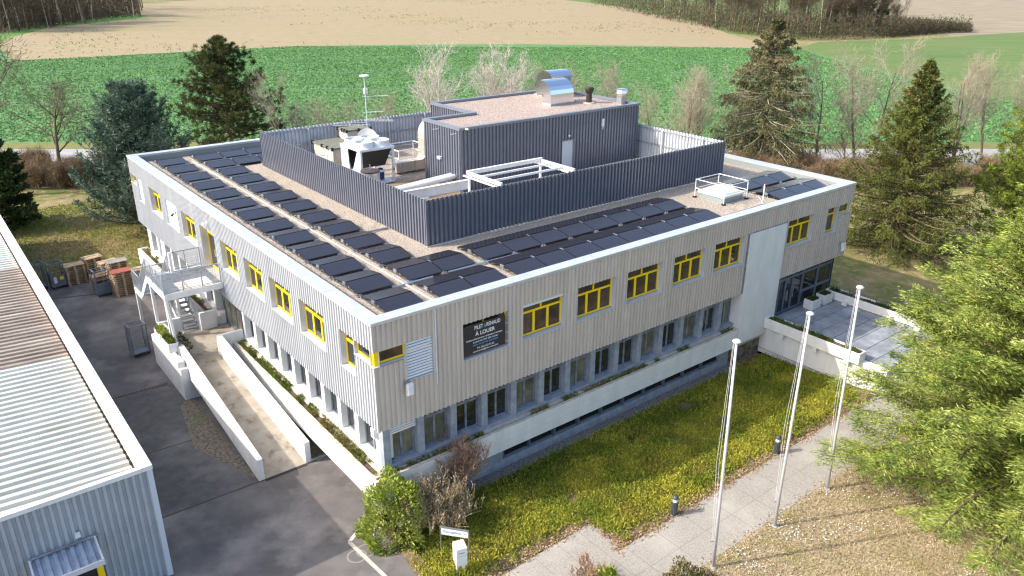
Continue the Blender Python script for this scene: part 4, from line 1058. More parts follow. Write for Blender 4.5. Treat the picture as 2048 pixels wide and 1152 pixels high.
mb = MB(); mb.box(-10.98, wy-.14, .1, -10.25, wy-.121, 2.2); mb.box(-10.13, wy-.14, .1, -9.5, wy-.121, 2.2); mb.build('pane', M_glass, wd, split=True)
mb = MB(); mb.box(-10.0, wy-.15, 1.7, -9.75, wy-.141, 1.95); mb.build('notice', mat('notice', L((190,220,215)), .6), wd)
t = thing('door_canopy', 'small ribbed steel canopy over the yellow warehouse door', 'canopy', (-10.2,wy,2.6))
mb = MB()
def FC(u, n, z): return (u, wy-.08-z, 2.74+n-z*.28)
corr(mb, FC, -11.2, -9.35, 0, .95, pitch=.24, depth=.07); mb.f = [q[::-1] for q in mb.f]; mb.build('sheet', mat('canopy_zinc', L((176,186,202)), .4, .4, L((150,158,172)), 3), t)
mb = MB(); mb.box(-11.25, wy-1.1, 2.32, -9.3, wy-1.03, 2.5); mb.beam((-11.2,wy-.1,2.76),(-11.2,wy-1.05,2.48),.06,.1); mb.beam((-9.34,wy-.1,2.76),(-9.34,wy-1.05,2.48),.06,.1); mb.build('gutter', M_ltgrey, t)
mb = MB(); mb.tube([(-11.25,wy-.1,2.79),(-9.2,wy-.1,2.79)], .035, 6); mb.build('pipe', M_gframe, t)
t = thing('wall_lamp', 'tiny white lamp box on the warehouse wall above the canopy', 'wall lamp', (-9.75,wy,3.0)); MB().box(-9.85, wy-.12, 2.95, -9.7, wy-.001, 3.1).build('box', M_whitem, t)

# ================================================================== PALLETS AND ROLL CAGES
def pallet():
    t = thing('pallet', 'x', 'pallet', (0,0,0), 'stacked wooden pallets in the yard')
    mb = MB()
    for k in range(7): mb.box(-.6, -.4+k*.117, .122, .6, -.4+k*.117+.098, .144)
    for y in (-.4, -.05, .3): mb.box(-.6, y, 0, .6, y+.1, .022)
    for x in (-.6, -.07, .46): mb.box(x, -.4, .1, x+.14, .4, .121)
    mb.build('boards', M_wood, t)
    mb = MB()
    for x in (-.6, -.07, .46):
        for y in (-.4, -.05, .3): mb.box(x, y, .0225, x+.14, y+.1, .0995)
    mb.build('blocks', M_wood, t)
    return t
PAL = pallet(); pfirst = True
def stack(x, y, n, rz, lab, z=0):
    global pfirst
    for k in range(n):
        o_ = 'topmost' if k == n-1 else ('bottom' if k == 0 else f'{ORD[n-1-k]} from top')
        la = f'wooden pallet, {o_} of the {lab}'
        lx, ly, lr = x+random.uniform(-.02,.02), y+random.uniform(-.02,.02), rz+random.uniform(-.03,.03)
        if pfirst: PAL.location = (lx,ly,z+.145*k); PAL.rotation_euler = (0,0,lr); PAL['label'] = la; pfirst = False
        else: place(PAL, (lx,ly,z+.145*k), la, lr)
stack(-4.15, 34.1, 9, R(8), 'stack between two roll cages')
stack(-2.1, 30.1, 11, R(6), 'red-topped stack by the stair')
stack(-2.0, 31.4, 13, R(5), 'tall grey stack behind the red-topped one')
stack(-3.0, 31.9, 7, R(5), 'low stack behind the blue-grey cage')
stack(-2.2, 33.0, 10, R(10), 'pale rear stack near the spruce')
stack(-2.9, 34.6, 10, R(12), 'farthest pale stack on the grass edge')
stack(-.9, 32.0, 6, R(-12), 'low stack against the building corner')
t = thing('board', 'faded red board lying on the pallet stack nearest the stair', 'board', (-2.1,30.1,1.6)); MB().box(-2.72, 29.7, 1.6, -1.5, 30.52, 1.65).build('panel', M_red, t)
t = thing('board', 'weathered brown board lying on the pallet stack between the cages', 'board', (-4.15,34.1,1.31)); MB().box(-4.78, 33.68, 1.312, -3.52, 34.52, 1.35).build('panel', M_wood, t)
t = thing('board', 'grey plank lid lying on the tall pallet stack', 'board', (-2.0,31.4,1.9)); mb = MB()
for k in range(6): mb.box(-2.62, 30.98+k*.14, 1.89, -1.38, 31.11+k*.14, 1.93)
mb.build('planks', M_wood2, t)
def cage(loc, rz, lab, solid=True, h=1.75, sticker=None):
    t = thing('roll_cage', lab, 'roll cage', loc, None, rz)
    x, y, z = loc
    def LB(): return MB()
    W, D = .42, .36
    mb = LB()
    for a in (-W, W):
        for b in (-D, D): mb.beam((x+a,y+b,z+.15), (x+a,y+b,z+h), .05)
    for b in (-D, D): mb.beam((x-W,y+b,z+h), (x+W,y+b,z+h), .05); mb.beam((x-W,y+b,z+.2), (x+W,y+b,z+.2), .06)
    for a in (-W, W): mb.beam((x+a,y-D,z+h), (x+a,y+D,z+h), .05); mb.beam((x+a,y-D,z+.2), (x+a,y+D,z+.2), .06)
    mb.build('frame', M_cage, t)
    mb = LB(); mb.box(x-W, y-D, z+.17, x+W, y+D, z+.2); mb.build('floor_plate', M_cage, t)
    if solid:
        mb = LB(); mb.box(x-W+.02, y-D-.012, z+.22, x+W-.02, y-D+.004, z+.95); mb.box(x-W-.012, y-D+.02, z+.22, x-W+.004, y+D-.02, z+1.1); mb.box(x+W-.004, y-D+.02, z+.22, x+W+.012, y+D-.02, z+1.1)
        mb.build('side_panel', M_cage, t, split=True)
        mb = LB(); mb.beam((x-W+.05,y-D-.01,z+1.15), (x+W-.05,y-D-.01,z+1.15), .06); mb.beam((x-W+.05,y-D-.01,z+1.55), (x+W-.05,y-D-.01,z+1.55), .04); mb.build('front_bar', M_rust, t, split=True)
    mb = LB()
    for k in range(1, 7):
        mb.beam((x-W,y+D,z+.2+k*.24), (x+W,y+D,z+.2+k*.24), .012)
        q = -W+2*W*k/7; mb.beam((x+q,y+D,z+.2), (x+q,y+D,z+h), .012)
        if not solid:
            for a in (-W, W):
                mb.beam((x+a,y-D,z+.2+k*.22), (x+a,y+D,z+.2+k*.22), .012); q2 = -D+2*D*k/7; mb.beam((x+a,y+q2,z+.2), (x+a,y+q2,z+h), .012)
            mb.beam((x-W,y-D,z+.2+k*.22), (x+W,y-D,z+.2+k*.22), .012)
    mb.build('wire_mesh', M_cage, t)
    if sticker:
        mb = LB(); mb.box(x+.1, y-D-.02, z+.6, x+.32, y-D-.013, z+.82); mb.build('sticker', sticker, t)
        mb = LB(); mb.box(x-.28, y-D-.02, z+.42, x-.1, y-D-.013, z+.85); mb.build('label_sheet', M_whitem, t)
    for a in (-W+.06, W-.06):
        for b in (-D+.06, D-.06):
            mb = LB(); mb.tube([(x+a-.025,y+b,z+.075), (x+a+.025,y+b,z+.075)], .075, 12); mb.box(x+a-.03, y+b-.03, z+.08, x+a+.03, y+b+.03, z+.17); mb.build('wheel', M_black, t)
    return t
cage((-5.25,34.0,0), R(6), 'grey roll cage with a yellow sticker on its front panel', sticker=M_yellow)
cage((-6.3,34.5,0), R(8), 'grey roll cage half hidden by the warehouse eave', solid=False)
cage((-3.2,30.8,0), R(5), 'blue-grey roll cage with a rusty patch standing before the pallets', sticker=None)
cage((-3.6,20.6,0), R(4), 'open mesh roll cage behind the stair posts', solid=False, h=1.8)
t = thing('crate', 'slatted wooden crate leaning by the building corner behind the stair', 'crate', (-.6,29.6,0)); mb = MB()
for k in range(6): mb.box(-1.1, 29.3, .1+k*.2, -.1, 29.34, .24+k*.2); mb.box(-1.14, 29.3, .1+k*.2, -1.1, 30.1, .24+k*.2)
for x in (-1.1, -.2): mb.box(x, 29.34, 0, x+.08, 29.4, 1.35)
mb.build('slats', M_wood, t)

# ================================================================== TERRACE
T = thing('terrace', 'paved entrance terrace with white planter walls in front of the glazed doors', 'terrace', (27.5,-3,0))
mb = MB(); mb.box(24.3, -7.0, -.3, 31.2, .29, 1.46); mb.build('base', M_white, T)
mb = MB(); M_tile = mat('terrace_slabs', L((158,163,170)), .85, 0, L((128,133,140)), 1.3, col3=L((104,105,106)), scale3=.6, lo3=.5, hi3=.75, island=.06)
nx, ny_ = 7, 8; dx = (30.25-24.68)/nx; dy = 7.2/ny_
for i in range(nx):
    for j in range(ny_):
        mb.box(24.68+i*dx+.018, .3-(j+1)*dy+.018, 1.461, 24.68+(i+1)*dx-.018, .3-j*dy-.018, 1.5+random.uniform(-.002,.002))
mb.build('paving', M_tile, T)
mb = MB(); mb.box(24.66, -7.0, 1.4605, 30.27, .3, 1.478); mb.build('joints', mat('dark_joint', L((70,72,72)), .95), T)
def tr2(x0, y0, x1, y1, z0, z1, name='planter_wall', th=.09, par=T):
    t = MB(); t.box(x0,y0,z0,x1,y1,z0+.1); t.box(x0,y0,z0+.1,x0+th,y1,z1); t.box(x1-th,y0,z0+.1,x1,y1,z1); t.box(x0+th,y0,z0+.1,x1-th,y0+th,z1); t.box(x0+th,y1-th,z0+.1,x1-th,y1,z1)
    o = t.build(name, M_white, par, bevel=.01)
    t = MB(); t.quad((x0+th,y0+th,z1-.08),(x1-th,y0+th,z1-.08),(x1-th,y1-th,z1-.08),(x0+th,y1-th,z1-.08)); t.build('soil', M_soil, o)
    return o
tr2(24.0, -5.65, 24.64, -.07, 1.38, 1.96)
tr2(30.28, -7.6, 31.0, .1, 1.56, 2.04)
mb = MB()
for y in (-1.2, -3.2, -5.0): mb.box(24.02, y-.12, 1.15, 24.32, y+.12, 1.375)
for y in (-1.3, -4.0, -5.6): mb.box(30.05, y-.15, 1.5, 30.45, y+.15, 1.74)
mb.build('bracket_block', M_white, T, split=True)
for k, (x, y, lab) in enumerate(((28.25,-.33,'white square planter tub by the entrance, the nearer of two'), (29.55,-.3,'white square planter tub by the entrance, the farther of two'))):
    t = thing('planter_tub', lab, 'planter', (x,y,1.5)); tr2(x-.43, y-.3, x+.43, y+.3, 1.53, 2.1, 'tub', .08, t)
t = thing('garden_steps', 'short flight of pale concrete steps at the end of the terrace', 'steps', (25.4,-7.6,0))
mb = MB()
for k in range(4): mb.box(24.7+k*.02, -8.2+k*.3, .36*k*.8, 26.2, -7.05, .29+k*.29)
mb.build('treads', M_concw, t)

# ================================================================== POLES, BOLLARDS, SIGN, MAILBOX
def flagpole(bx, by, tx, ty, h, lab):
    t = thing('flagpole', lab, 'flagpole', (bx,by,0), 'flagpoles along the path')
    a, b = Vector((bx,by,.0)), Vector((tx,ty,h))
    mb = MB(); mb.tube([a, a.lerp(b,.5), b], [.062,.052,.04], 14); mb.build('pole', M_pole, t, smooth=True)
    mb = MB(); mb.lathe([(.05,h),(.13,h+.02),(.14,h+.06),(.09,h+.1),(.01,h+.11)], (tx,ty), 14); mb.build('finial', M_pole, t)
    mb = MB(); c_ = a.lerp(b,.13); o_ = Vector((-.09,.07,0))
    mb.tube([c_+o_*1.2, a.lerp(b,.5)+o_*2.2, b+o_*.9], .005, 5); mb.tube([c_+o_*.8, a.lerp(b,.5)+o_*1.4, b+o_*.7], .005, 5); mb.build('rope', M_whitem, t)
    mb = MB(); mb.beam(a.lerp(b,.13), a.lerp(b,.13)+o_*1.6, .03); mb.build('cleat', M_alu, t)
    mb = MB(); mb.lathe([(.12,.0),(.12,.03),(.07,.05),(.06,.05)], (bx,by), 12); mb.build('foot', M_conc, t)
flagpole(8.05, -9.40, 7.90, -9.28, 8.98, 'white flagpole nearest the camera, left of the three by the path')
flagpole(11.7, -9.44, 11.71, -9.45, 8.95, 'white flagpole in the middle of the three by the path')
flagpole(15.42, -9.40, 15.24, -9.27, 8.97, 'white flagpole beside the big light-green cedar')
def bollard(x, y, lab):
    t = thing('bollard_lamp', lab, 'bollard light', (x,y,0), 'bollard lamps along the path')
    mb = MB(); mb.lathe([(.11,0),(.11,.62),(.09,.64)], (x,y), 16); mb.build('post', mat('bollard_grey', L((70,78,84)), .5, .2), t)
    mb = MB()
    for k in range(12):
        a = k*math.pi/6; mb.beam((x+.112*math.cos(a),y+.112*math.sin(a),.03), (x+.112*math.cos(a),y+.112*math.sin(a),.6), .02)
    mb.build('ribs', MATS['bollard_grey'], t)
    mb = MB(); mb.lathe([(.1,.64),(.1,.78),(.02,.785)], (x,y), 16); mb.build('lens', mat('lens', L((224,224,218)), .3), t)
    mb = MB(); mb.lathe([(.125,.78),(.12,.85),(.08,.91),(.01,.935)], (x,y), 16); mb.build('cap', MATS['bollard_grey'], t)
bollard(9.17, -6.6, 'dark ribbed bollard lamp at the lawn edge left of the nearest flagpole')
bollard(15.95, -6.6, 'dark ribbed bollard lamp behind the middle flagpole')
# reception sign
t = thing('reception_sign', 'white sign on two grey posts reading Reception, beside the ground cover', 'sign', (1.2,-3.05,0))
a, b = Vector((.88,-2.62,0)), Vector((1.55,-3.45,0)); up = Vector((0,0,1))
dr = (b-a).normalized(); nr = Vector((dr.y,-dr.x,0))
if nr.dot(Vector((-1,-1,0))) < 0: nr = -nr
for p in (a, b):
    MB().tube([p, p+up*1.02], .028, 10).build('post', M_alu, t)
mb = MB(); mb.beam(a+up*1.02, b+up*1.02, .05); mb.build('top_bar', M_alu, t)
mb = MB(); mb.hexa([a+dr*.03-nr*.012+up*.7, b-dr*.03-nr*.012+up*.7, b-dr*.03+nr*.012+up*.7, a+dr*.03+nr*.012+up*.7], [a+dr*.03-nr*.012+up*1.0, b-dr*.03-nr*.012+up*1.0, b-dr*.03+nr*.012+up*1.0, a+dr*.03+nr*.012+up*1.0])
mb.build('panel', M_whitem, t)
def wtext(body, size, pos, parent, m):
    cu = bpy.data.curves.new('lettering', 'FONT'); cu.body = body; cu.size = size; cu.align_x = 'LEFT'; cu.align_y = 'CENTER'; cu.extrude = .002; cu.offset = .002; cu.materials.append(m)
    o = bpy.data.objects.new('lettering', cu); COL.objects.link(o); o.parent = parent
    o.matrix_local = Matrix.Translation(Vector(pos)-wloc(parent)) @ Matrix((dr, up, nr)).transposed().to_4x4()
wtext('Reception', .165, a+dr*.1+nr*.016+up*.86, t, M_blue); wtext('\u2190', .1, a+dr*.88+nr*.016+up*.85, t, M_blue)
t = thing('mailbox', 'tall white letter box on two legs at the bottom edge beside the sign', 'letter box', (.72,-4.1,0), None, R(-18))
x, y = .72, -4.1
MB().box(x-.2, y-.24, .55, x+.2, y+.24, 1.3).build('body', M_whitem, t, bevel=.012)
mb = MB(); mb.box(x-.204, y-.243, .98, x+.204, y+.243, .985); mb.box(x-.1, y-.245, 1.1, x+.1, y-.2405, 1.13); mb.build('slot_lines', M_gframe, t)
for dx_ in (-.12, .12): MB().box(x+dx_-.03, y-.03, 0, x+dx_+.03, y+.03, .55).build('leg', M_whitem, t)

# lettering as meshes
bpy.context.view_layer.update()
dg_ = bpy.context.evaluated_depsgraph_get()
for o in [o for o in bpy.data.objects if o.type == 'FONT']:
    me = bpy.data.meshes.new_from_object(o.evaluated_get(dg_)); nm = o.name; p_ = o.parent; ml = o.matrix_local.copy(); bpy.data.objects.remove(o)
    q = bpy.data.objects.new(nm, me); COL.objects.link(q); q.parent = p_; q.matrix_local = ml
# ================================================================== VEGETATION
def leafmat(name, a, b, trans=.25, isl=.3, scale=.5, lo=.4, hi=.6, c3=None, s3=.3):
    return mat(name, L(a), .75, 0, L(b), scale, lo=lo, hi=hi, col3=L(c3) if c3 else None, scale3=s3, island=isl, trans=trans, spec=.25)
def unit(v): return v/np.maximum(np.linalg.norm(v, axis=-1, keepdims=True), 1e-9)
def leaves(P, D, l, w, rng):
    """diamond blades: base points, directions, lengths, widths"""
    N = len(P); l = np.broadcast_to(l, (N,))[:, None]; w = np.broadcast_to(w, (N,))[:, None]
    D = unit(D); S = unit(np.cross(D, rng.normal(size=(N, 3))))
    V = np.stack([P, P+D*l*.45+S*w/2, P+D*l, P+D*l*.45-S*w/2], 1).reshape(-1, 3)
    return V, np.arange(4*N).reshape(N, 4)
def segs_mesh(A, B, ra, rb, n=4):
    A, B = np.asarray(A, float), np.asarray(B, float); ra, rb = np.asarray(ra)[:, None], np.asarray(rb)[:, None]
    D = unit(B-A); ref = np.where(np.abs(D[:, 2:3]) < .9, np.array([[0,0,1.]]), np.array([[1.,0,0]]))
    X = unit(np.cross(D, ref)); Y = np.cross(D, X); N = len(A); V = np.zeros((N, 2*n, 3)); F = np.zeros((N, n, 4), int)
    for j in range(n):
        a = 2*math.pi*j/n; o = X*math.cos(a)+Y*math.sin(a)
        V[:, j] = A+o*ra; V[:, n+j] = B+o*rb
    b = np.arange(N)[:, None]*2*n
    for j in range(n):
        k = (j+1) % n; F[:, j] = b+np.array([j, k, n+k, n+j])
    return V.reshape(-1, 3), F.reshape(-1, 4)
def rot_about(d, ang, rng):
    d = d/np.linalg.norm(d); p = np.cross(d, rng.normal(size=3)); p /= np.linalg.norm(p)
    return d*math.cos(ang)+p*math.sin(ang)
def bare(seed, h, lean=.0, levels=4, up=.35, kids_=5, ang=.6, r0=.16, first=.3, ratio=.62, multi=1, tips=None):
    rng = np.random.default_rng(seed); T_, Br = [], []; ends = []
    def grow(p, d, l, r, lev):
        n = 5 if lev < 2 else 3; q = p.copy(); pts = [q.copy()]
        for i in range(n):
            d = d+rng.normal(size=3)*(.10 if lev == 0 else .2)/n*2; d[2] += up*.25/n*(1 if lev else .3); d /= np.linalg.norm(d)
            q2 = q+d*l/n; ra = r*(1-.75*i/n); rb = r*(1-.75*(i+1)/n)
            (T_ if lev == 0 else Br).append((q, q2, max(ra, .012), max(rb, .009))); q = q2; pts.append((q.copy(), d.copy()))
        if lev >= levels-1:
            ends.append((pts[-1][0], d)); return
        m = kids_+(1 if lev == 0 else 0)*4
        for i in range(m):
            t_ = (first if lev == 0 else .25)+(1-(first if lev == 0 else .25))*(i+rng.random())/m
            k = min(int(t_*n), n-1); a = pts[k] if k == 0 else pts[k][0]; b = pts[k+1][0]; pp = a+(b-a)*(t_*n-k)
            dd = rot_about(d if lev else np.array([0,0,1.]), ang*(.7+.6*rng.random()), rng); dd[2] += up*(.6 if lev == 0 else .3); dd /= np.linalg.norm(dd)
            grow(pp, dd, l*ratio*(1-.45*t_)*(.75+.5*rng.random()), r*.5*(1-.5*t_), lev+1)
    for k in range(multi):
        d = np.array([rng.normal()*lean, rng.normal()*lean, 1.]); grow(np.zeros(3), d/np.linalg.norm(d), h*(.9 if k == 0 else .65+.25*rng.random()), r0, 0)
    tv, tf = segs_mesh(*[np.array(x) for x in zip(*T_)], n=6)
    bv, bf = segs_mesh(*[np.array(x) for x in zip(*Br)], n=3)
    if tips:
        E0 = np.array([e[0] for e in ends]); D0 = np.array([e[1] for e in ends]); k = tips[0]
        P = np.repeat(E0, k, 0)+rng.normal(size=(len(E0)*k, 3))*tips[3]; D = np.repeat(D0, k, 0)+rng.normal(size=(len(E0)*k, 3))*.6+np.array([0,0,.3])
        lv, lf = leaves(P, D, tips[1]*(.6+.8*rng.random(len(P))), tips[2], rng)
        bf = np.concatenate([bf, lf+len(bv)]); bv = np.concatenate([bv, lv])
    return (tv, tf), (bv, bf)
def tree_obj(name, label, cat, parts, mats, loc=(0,0,0), group=None, names=('trunk','branches')):
    t = thing(name, label, cat, (0,0,0), group)
    for (v, f_), m, nm in zip(parts, mats, names): mesh_obj(nm, v, f_, m, t)
    t.location = loc
    return t
PROTO = {}
def tplace(key, loc, label, rz, sc, group, build):
    if key not in PROTO:
        t = build(); t.location = loc; t['label'] = label; t.rotation_euler = (0,0,rz); t.scale = (sc,)*3
        if group: t['group'] = group
        PROTO[key] = t; return t
    return place(PROTO[key], loc, label, rz, group, sc)

# ---- conifers
def conifer(seed, h, r, nb, base=.05, elev=(.5,-.2), droop=.25, tipup=.15, ntw=13, nlv=9, ll=.22, lw=.06, twl=.34, prof=1.0, ldroop=.0, tuft=False, r_trunk=.2, gap=0, spread=.55, lean=(0,0), tight=.5, feather=0):
    rng = np.random.default_rng(seed); LP, LD, LL = [], [], []; S = []
    ga = 2.399
    for i in range(nb):
        q = (i+.5)/nb; z = h*(base+(1-base)*q**.92)
        if rng.random() < gap: continue
        rad = r*((1-q)**prof)*(.72+.42*rng.random())+.18
        az = i*ga+rng.normal()*.25; e = elev[1]+(elev[0]-elev[1])*q+rng.normal()*.07
        out = np.array([math.cos(az), math.sin(az), 0.]); lat = np.array([-out[1], out[0], 0.])
        tt = np.linspace(0, 1, 7)
        path = np.array([lean[0]*q, lean[1]*q, z])+np.outer(tt, out)*rad*math.cos(e)+np.outer(tt*math.sin(e)-droop*tt**1.7*(1-q*.6)+tipup*tt**3, [0,0,1.])*rad
        path += np.outer(np.sin(tt*3)*rng.normal()*.05*rad, lat)
        rb = .012+.016*rad
        for k in range(6): S.append((path[k], path[k+1], rb*(1-k/7), rb*(1-(k+1)/7)))
        n_t = max(4, int(ntw*(.35+.65*rad/r)))
        t_ = np.sort(.12+.88*rng.random(n_t)**.8); side = np.where(np.arange(n_t) % 2 == 0, 1., -1.)
        ip = np.stack([np.interp(t_, tt, path[:, c]) for c in range(3)], 1)
        dirb = unit(path[-1]-path[0])
        if tuft:
            n_l = nlv; c_ = ip+rng.normal(size=ip.shape)*[.5,.5,.2]*min(1, rad*.5)
            P = np.repeat(c_, n_l, 0); D = rng.normal(size=P.shape)+np.array([0,0,.55])+out*.35
            LP.append(P+rng.normal(size=P.shape)*.05); LD.append(D); LL.append(np.full(len(P), ll)); continue
        tl = rad*twl*(1.1-t_*.75)*(.7+.6*rng.random(n_t))
        td = unit(dirb*.75+np.outer(side*(spread+.25*rng.random(n_t)), lat)+np.outer(rng.normal(size=n_t)*.18-ldroop, [0,0,1.]))
        s_ = (np.arange(nlv)+.5)/nlv
        P = ip[:, None, :]+td[:, None, :]*(tl[:, None]*s_[None])[:, :, None]; P[:, :, 2] -= ldroop*.25*(tl[:, None]*s_[None]**2)
        D = td[:, None, :]+rng.normal(size=P.shape)*tight; D[:, :, 2] -= ldroop*.7
        if feather:
            pp_ = unit(np.cross(td, [0,0,1.])); sg = np.where(np.arange(nlv) % 2 == 0, 1., -1.)
            D = D+feather*sg[None, :, None]*pp_[:, None, :]
        LP.append(P.reshape(-1, 3)+rng.normal(size=(n_t*nlv, 3))*.03*rad**.5); LD.append(D.reshape(-1, 3)); LL.append(np.repeat(ll*(.7+.5*rng.random(n_t)), nlv))
    # leader
    n_l = 60; P = np.stack([lean[0]+rng.normal(size=n_l)*.06, lean[1]+rng.normal(size=n_l)*.06, h*(.93+.09*rng.random(n_l))], 1); LP.append(P); LD.append(rng.normal(size=(n_l,3))*.5+[0,0,1.]); LL.append(np.full(n_l, ll))
    P = np.concatenate(LP); D = np.concatenate(LD); l = np.concatenate(LL)
    lv, lf = leaves(P, D, l*(.8+.4*rng.random(len(P))), lw*(.7+.6*rng.random(len(P))), rng)
    tk = [(np.array([lean[0]*a, lean[1]*a, h*a]), np.array([lean[0]*b, lean[1]*b, h*b]), r_trunk*(1-.93*a), r_trunk*(1-.93*b)) for a, b in zip(np.linspace(0,.95,8)[:-1], np.linspace(0,.95,8)[1:])]
    tv, tf = segs_mesh(*[np.array(x) for x in zip(*tk)], n=8)
    bv, bf = segs_mesh(*[np.array(x) for x in zip(*S)], n=4)
    return (tv, tf), (bv, bf), (lv, lf), P
def conif(name, label, loc, mfol, mbark, cones=None, mb2=None, **k):
    a, b, c_, P = conifer(**k)
    t = thing(name, label, 'tree', (0,0,0))
    mesh_obj('trunk', a[0], a[1], mbark, t); mesh_obj('branches', b[0], b[1], mb2 or mbark, t); mesh_obj('crown', c_[0], c_[1], mfol, t)
    if cones:
        rng = np.random.default_rng(5); sel = P[P[:, 2] > k['h']*cones[0]]; sel = sel[rng.integers(0, len(sel), cones[1])]
        v, f_ = leaves(sel, np.tile([0,0,-1.], (len(sel),1))+rng.normal(size=sel.shape)*.2, cones[2], cones[2]*.42, rng); v2, f2 = leaves(sel, np.tile([0,0,-1.], (len(sel),1))+rng.normal(size=sel.shape)*.2, cones[2], cones[2]*.42, rng)
        mesh_obj('cones', np.concatenate([v, v2]), np.concatenate([f_, f2+len(v)]), mat('cones', L((150,116,84)), .85, island=.25), t)
    t.location = loc
    return t
F_blue = leafmat('blue_needles', (104,124,104), (62,84,70), .15, .35)
F_pine = leafmat('pine_needles', (84,90,46), (56,66,36), .2, .35)
F_spr1 = leafmat('brownish_needles', (116,112,76), (80,84,52), .2, .35, c3=(138,126,98))
F_spr2 = leafmat('spruce_needles', (108,112,50), (74,84,38), .2, .35)
F_pine2= leafmat('bright_pine_needles', (136,150,60), (100,116,48), .3, .35)
F_ced  = leafmat('cedar_needles', (152,164,76), (90,110,46), .16, .4, 1.3, c3=(178,186,106), s3=.9)
F_ivy  = leafmat('ivy_leaves', (76,92,44), (50,66,32), .2, .35)
conif('blue_cedar', 'dense blue-green conifer with upturned sprays at the rear left corner of the office', (3.0,43.5,0), F_blue, M_bark, seed=3, h=10.6, r=5.1, nb=230, base=.02, elev=(1.05,.25), droop=.12, tipup=.5, ntw=24, nlv=14, ll=.36, lw=.085, twl=.3, prof=.62, r_trunk=.25)
conif('pine_tree', 'dark green pine with clumpy foliage behind the roof, left of the screen', (17.8,65.5,0), F_pine, M_bark, seed=8, h=12.4, r=7.0, nb=90, base=.08, elev=(.45,.0), droop=.05, tipup=.2, ntw=26, nlv=46, ll=.38, lw=.05, prof=.75, tuft=True, r_trunk=.28, mb2=M_bark, gap=.08)
conif('spruce_tree', 'brownish thinning spruce hung with cones behind the right side of the roof', (58.2,24.5,0), F_spr1, M_bark, seed=12, h=15.4, r=7.2, nb=260, base=.03, elev=(.35,-.05), droop=.3, tipup=.12, ntw=26, nlv=14, ll=.26, lw=.07, twl=.28, prof=.85, ldroop=.8, gap=.06, r_trunk=.3, cones=(.72,500,.24), mb2=M_twig)
conif('spruce_tree', 'green spruce with brown cones at its tip standing right of the office', (46.4,3.9,0), F_spr2, M_bark, seed=17, h=13.8, r=6.0, nb=330, base=.02, elev=(.75,-.05), droop=.2, tipup=.2, ntw=30, nlv=14, ll=.2, lw=.055, twl=.24, prof=1.0, ldroop=.6, r_trunk=.3, cones=(.82,420,.2))
conif('pine_tree', 'bright green pine at the right edge behind the big cedar', (52.5,-3.2,0), F_pine2, M_bark, seed=21, h=11.6, r=5.4, nb=130, base=.1, elev=(.7,.1), droop=.05, tipup=.2, ntw=26, nlv=28, ll=.34, lw=.055, prof=.6, tuft=True, r_trunk=.26)
conif('cedar_tree', 'big light yellow-green cedar with feathery sprays filling the lower right', (20.9,-14.9,0), F_ced, mat('cedar_bark', L((112,100,72)), .9), seed=31, h=12.4, r=7.9, nb=420, base=.015, elev=(.8,.06), droop=.16, tipup=.06, ntw=84, nlv=24, ll=.2, lw=.034, twl=.19, prof=.58, ldroop=.14, r_trunk=.3, spread=.7, tight=.2, feather=.75)
conif('cedar_tree', 'smaller light-green cedar with a pointed top beside the entrance terrace', (30.6,-8.6,0), F_ced, M_bark, seed=37, h=6.8, r=3.3, nb=180, base=.02, elev=(.8,.1), droop=.12, tipup=.06, ntw=40, nlv=22, ll=.15, lw=.042, twl=.28, prof=.7, ldroop=.2, r_trunk=.18, tight=.22, feather=.7)
conif('cedar_tree', 'light-green cedar at the right edge rising behind the smaller terrace cedar', (37.0,-10.5,0), F_ced, M_bark, seed=41, h=13.4, r=5.8, nb=260, base=.05, elev=(.75,.06), droop=.12, tipup=.06, ntw=46, nlv=22, ll=.18, lw=.05, twl=.24, prof=.6, ldroop=.2, r_trunk=.3, tight=.22, feather=.7)
conif('ivy_tree', 'dark ivy-covered evergreen at the left edge behind the warehouse', (-6.4,50.5,0), F_ivy, M_bark, seed=44, h=7.4, r=2.9, nb=120, base=.0, elev=(.9,.1), droop=.1, tipup=.1, ntw=22, nlv=12, ll=.3, lw=.16, twl=.4, prof=.45, r_trunk=.25)

# ---- bare trees along the road
def B1(): return tree_obj('bare_tree', 'x', 'tree', bare(5, 9, .05, 4, .4, 7, .72, .13, .25, .5, tips=(3,.5,.014,.1)), (M_bark, M_twig))
def B2(): return tree_obj('bare_tree', 'x', 'tree', bare(9, 9, .14, 4, .4, 6, .7, .11, .2, .55, multi=2, tips=(3,.5,.014,.1)), (M_bark, M_twig))
def B3(): return tree_obj('bare_tree', 'x', 'tree', bare(14, 9, .18, 4, .45, 6, .62, .1, .15, .52, multi=3, tips=(3,.5,.014,.1)), (M_bark, M_twig))
def BI(): return tree_obj('birch_tree', 'x', 'tree', bare(23, 9, .12, 4, .4, 6, .7, .17, .25, .58, multi=2, tips=(3,.4,.016,.15)), (M_birch, M_birch))
def BD(): return tree_obj('bare_tree', 'x', 'tree', bare(27, 7, .04, 4, .2, 6, .85, .24, .35, .75, tips=(4,.5,.022,.2)), (M_bark, M_bark))
GB = 'bare trees along the road'
def ray_t(px, tt, py0=300):
    """point at distance tt across the field along the line of sight of column px"""
    q = Vector(((px-1024)/1560.13, -(py0-576)/1560.13, 1)); d = rr*q.x+uu*q.y+f*q.z; c0 = cam.matrix_world.translation
    k = (tt-(.6*c0.x+.8*c0.y))/(.6*d.x+.8*d.y); return (c0.x+d.x*k, c0.y+d.y*k, 0)
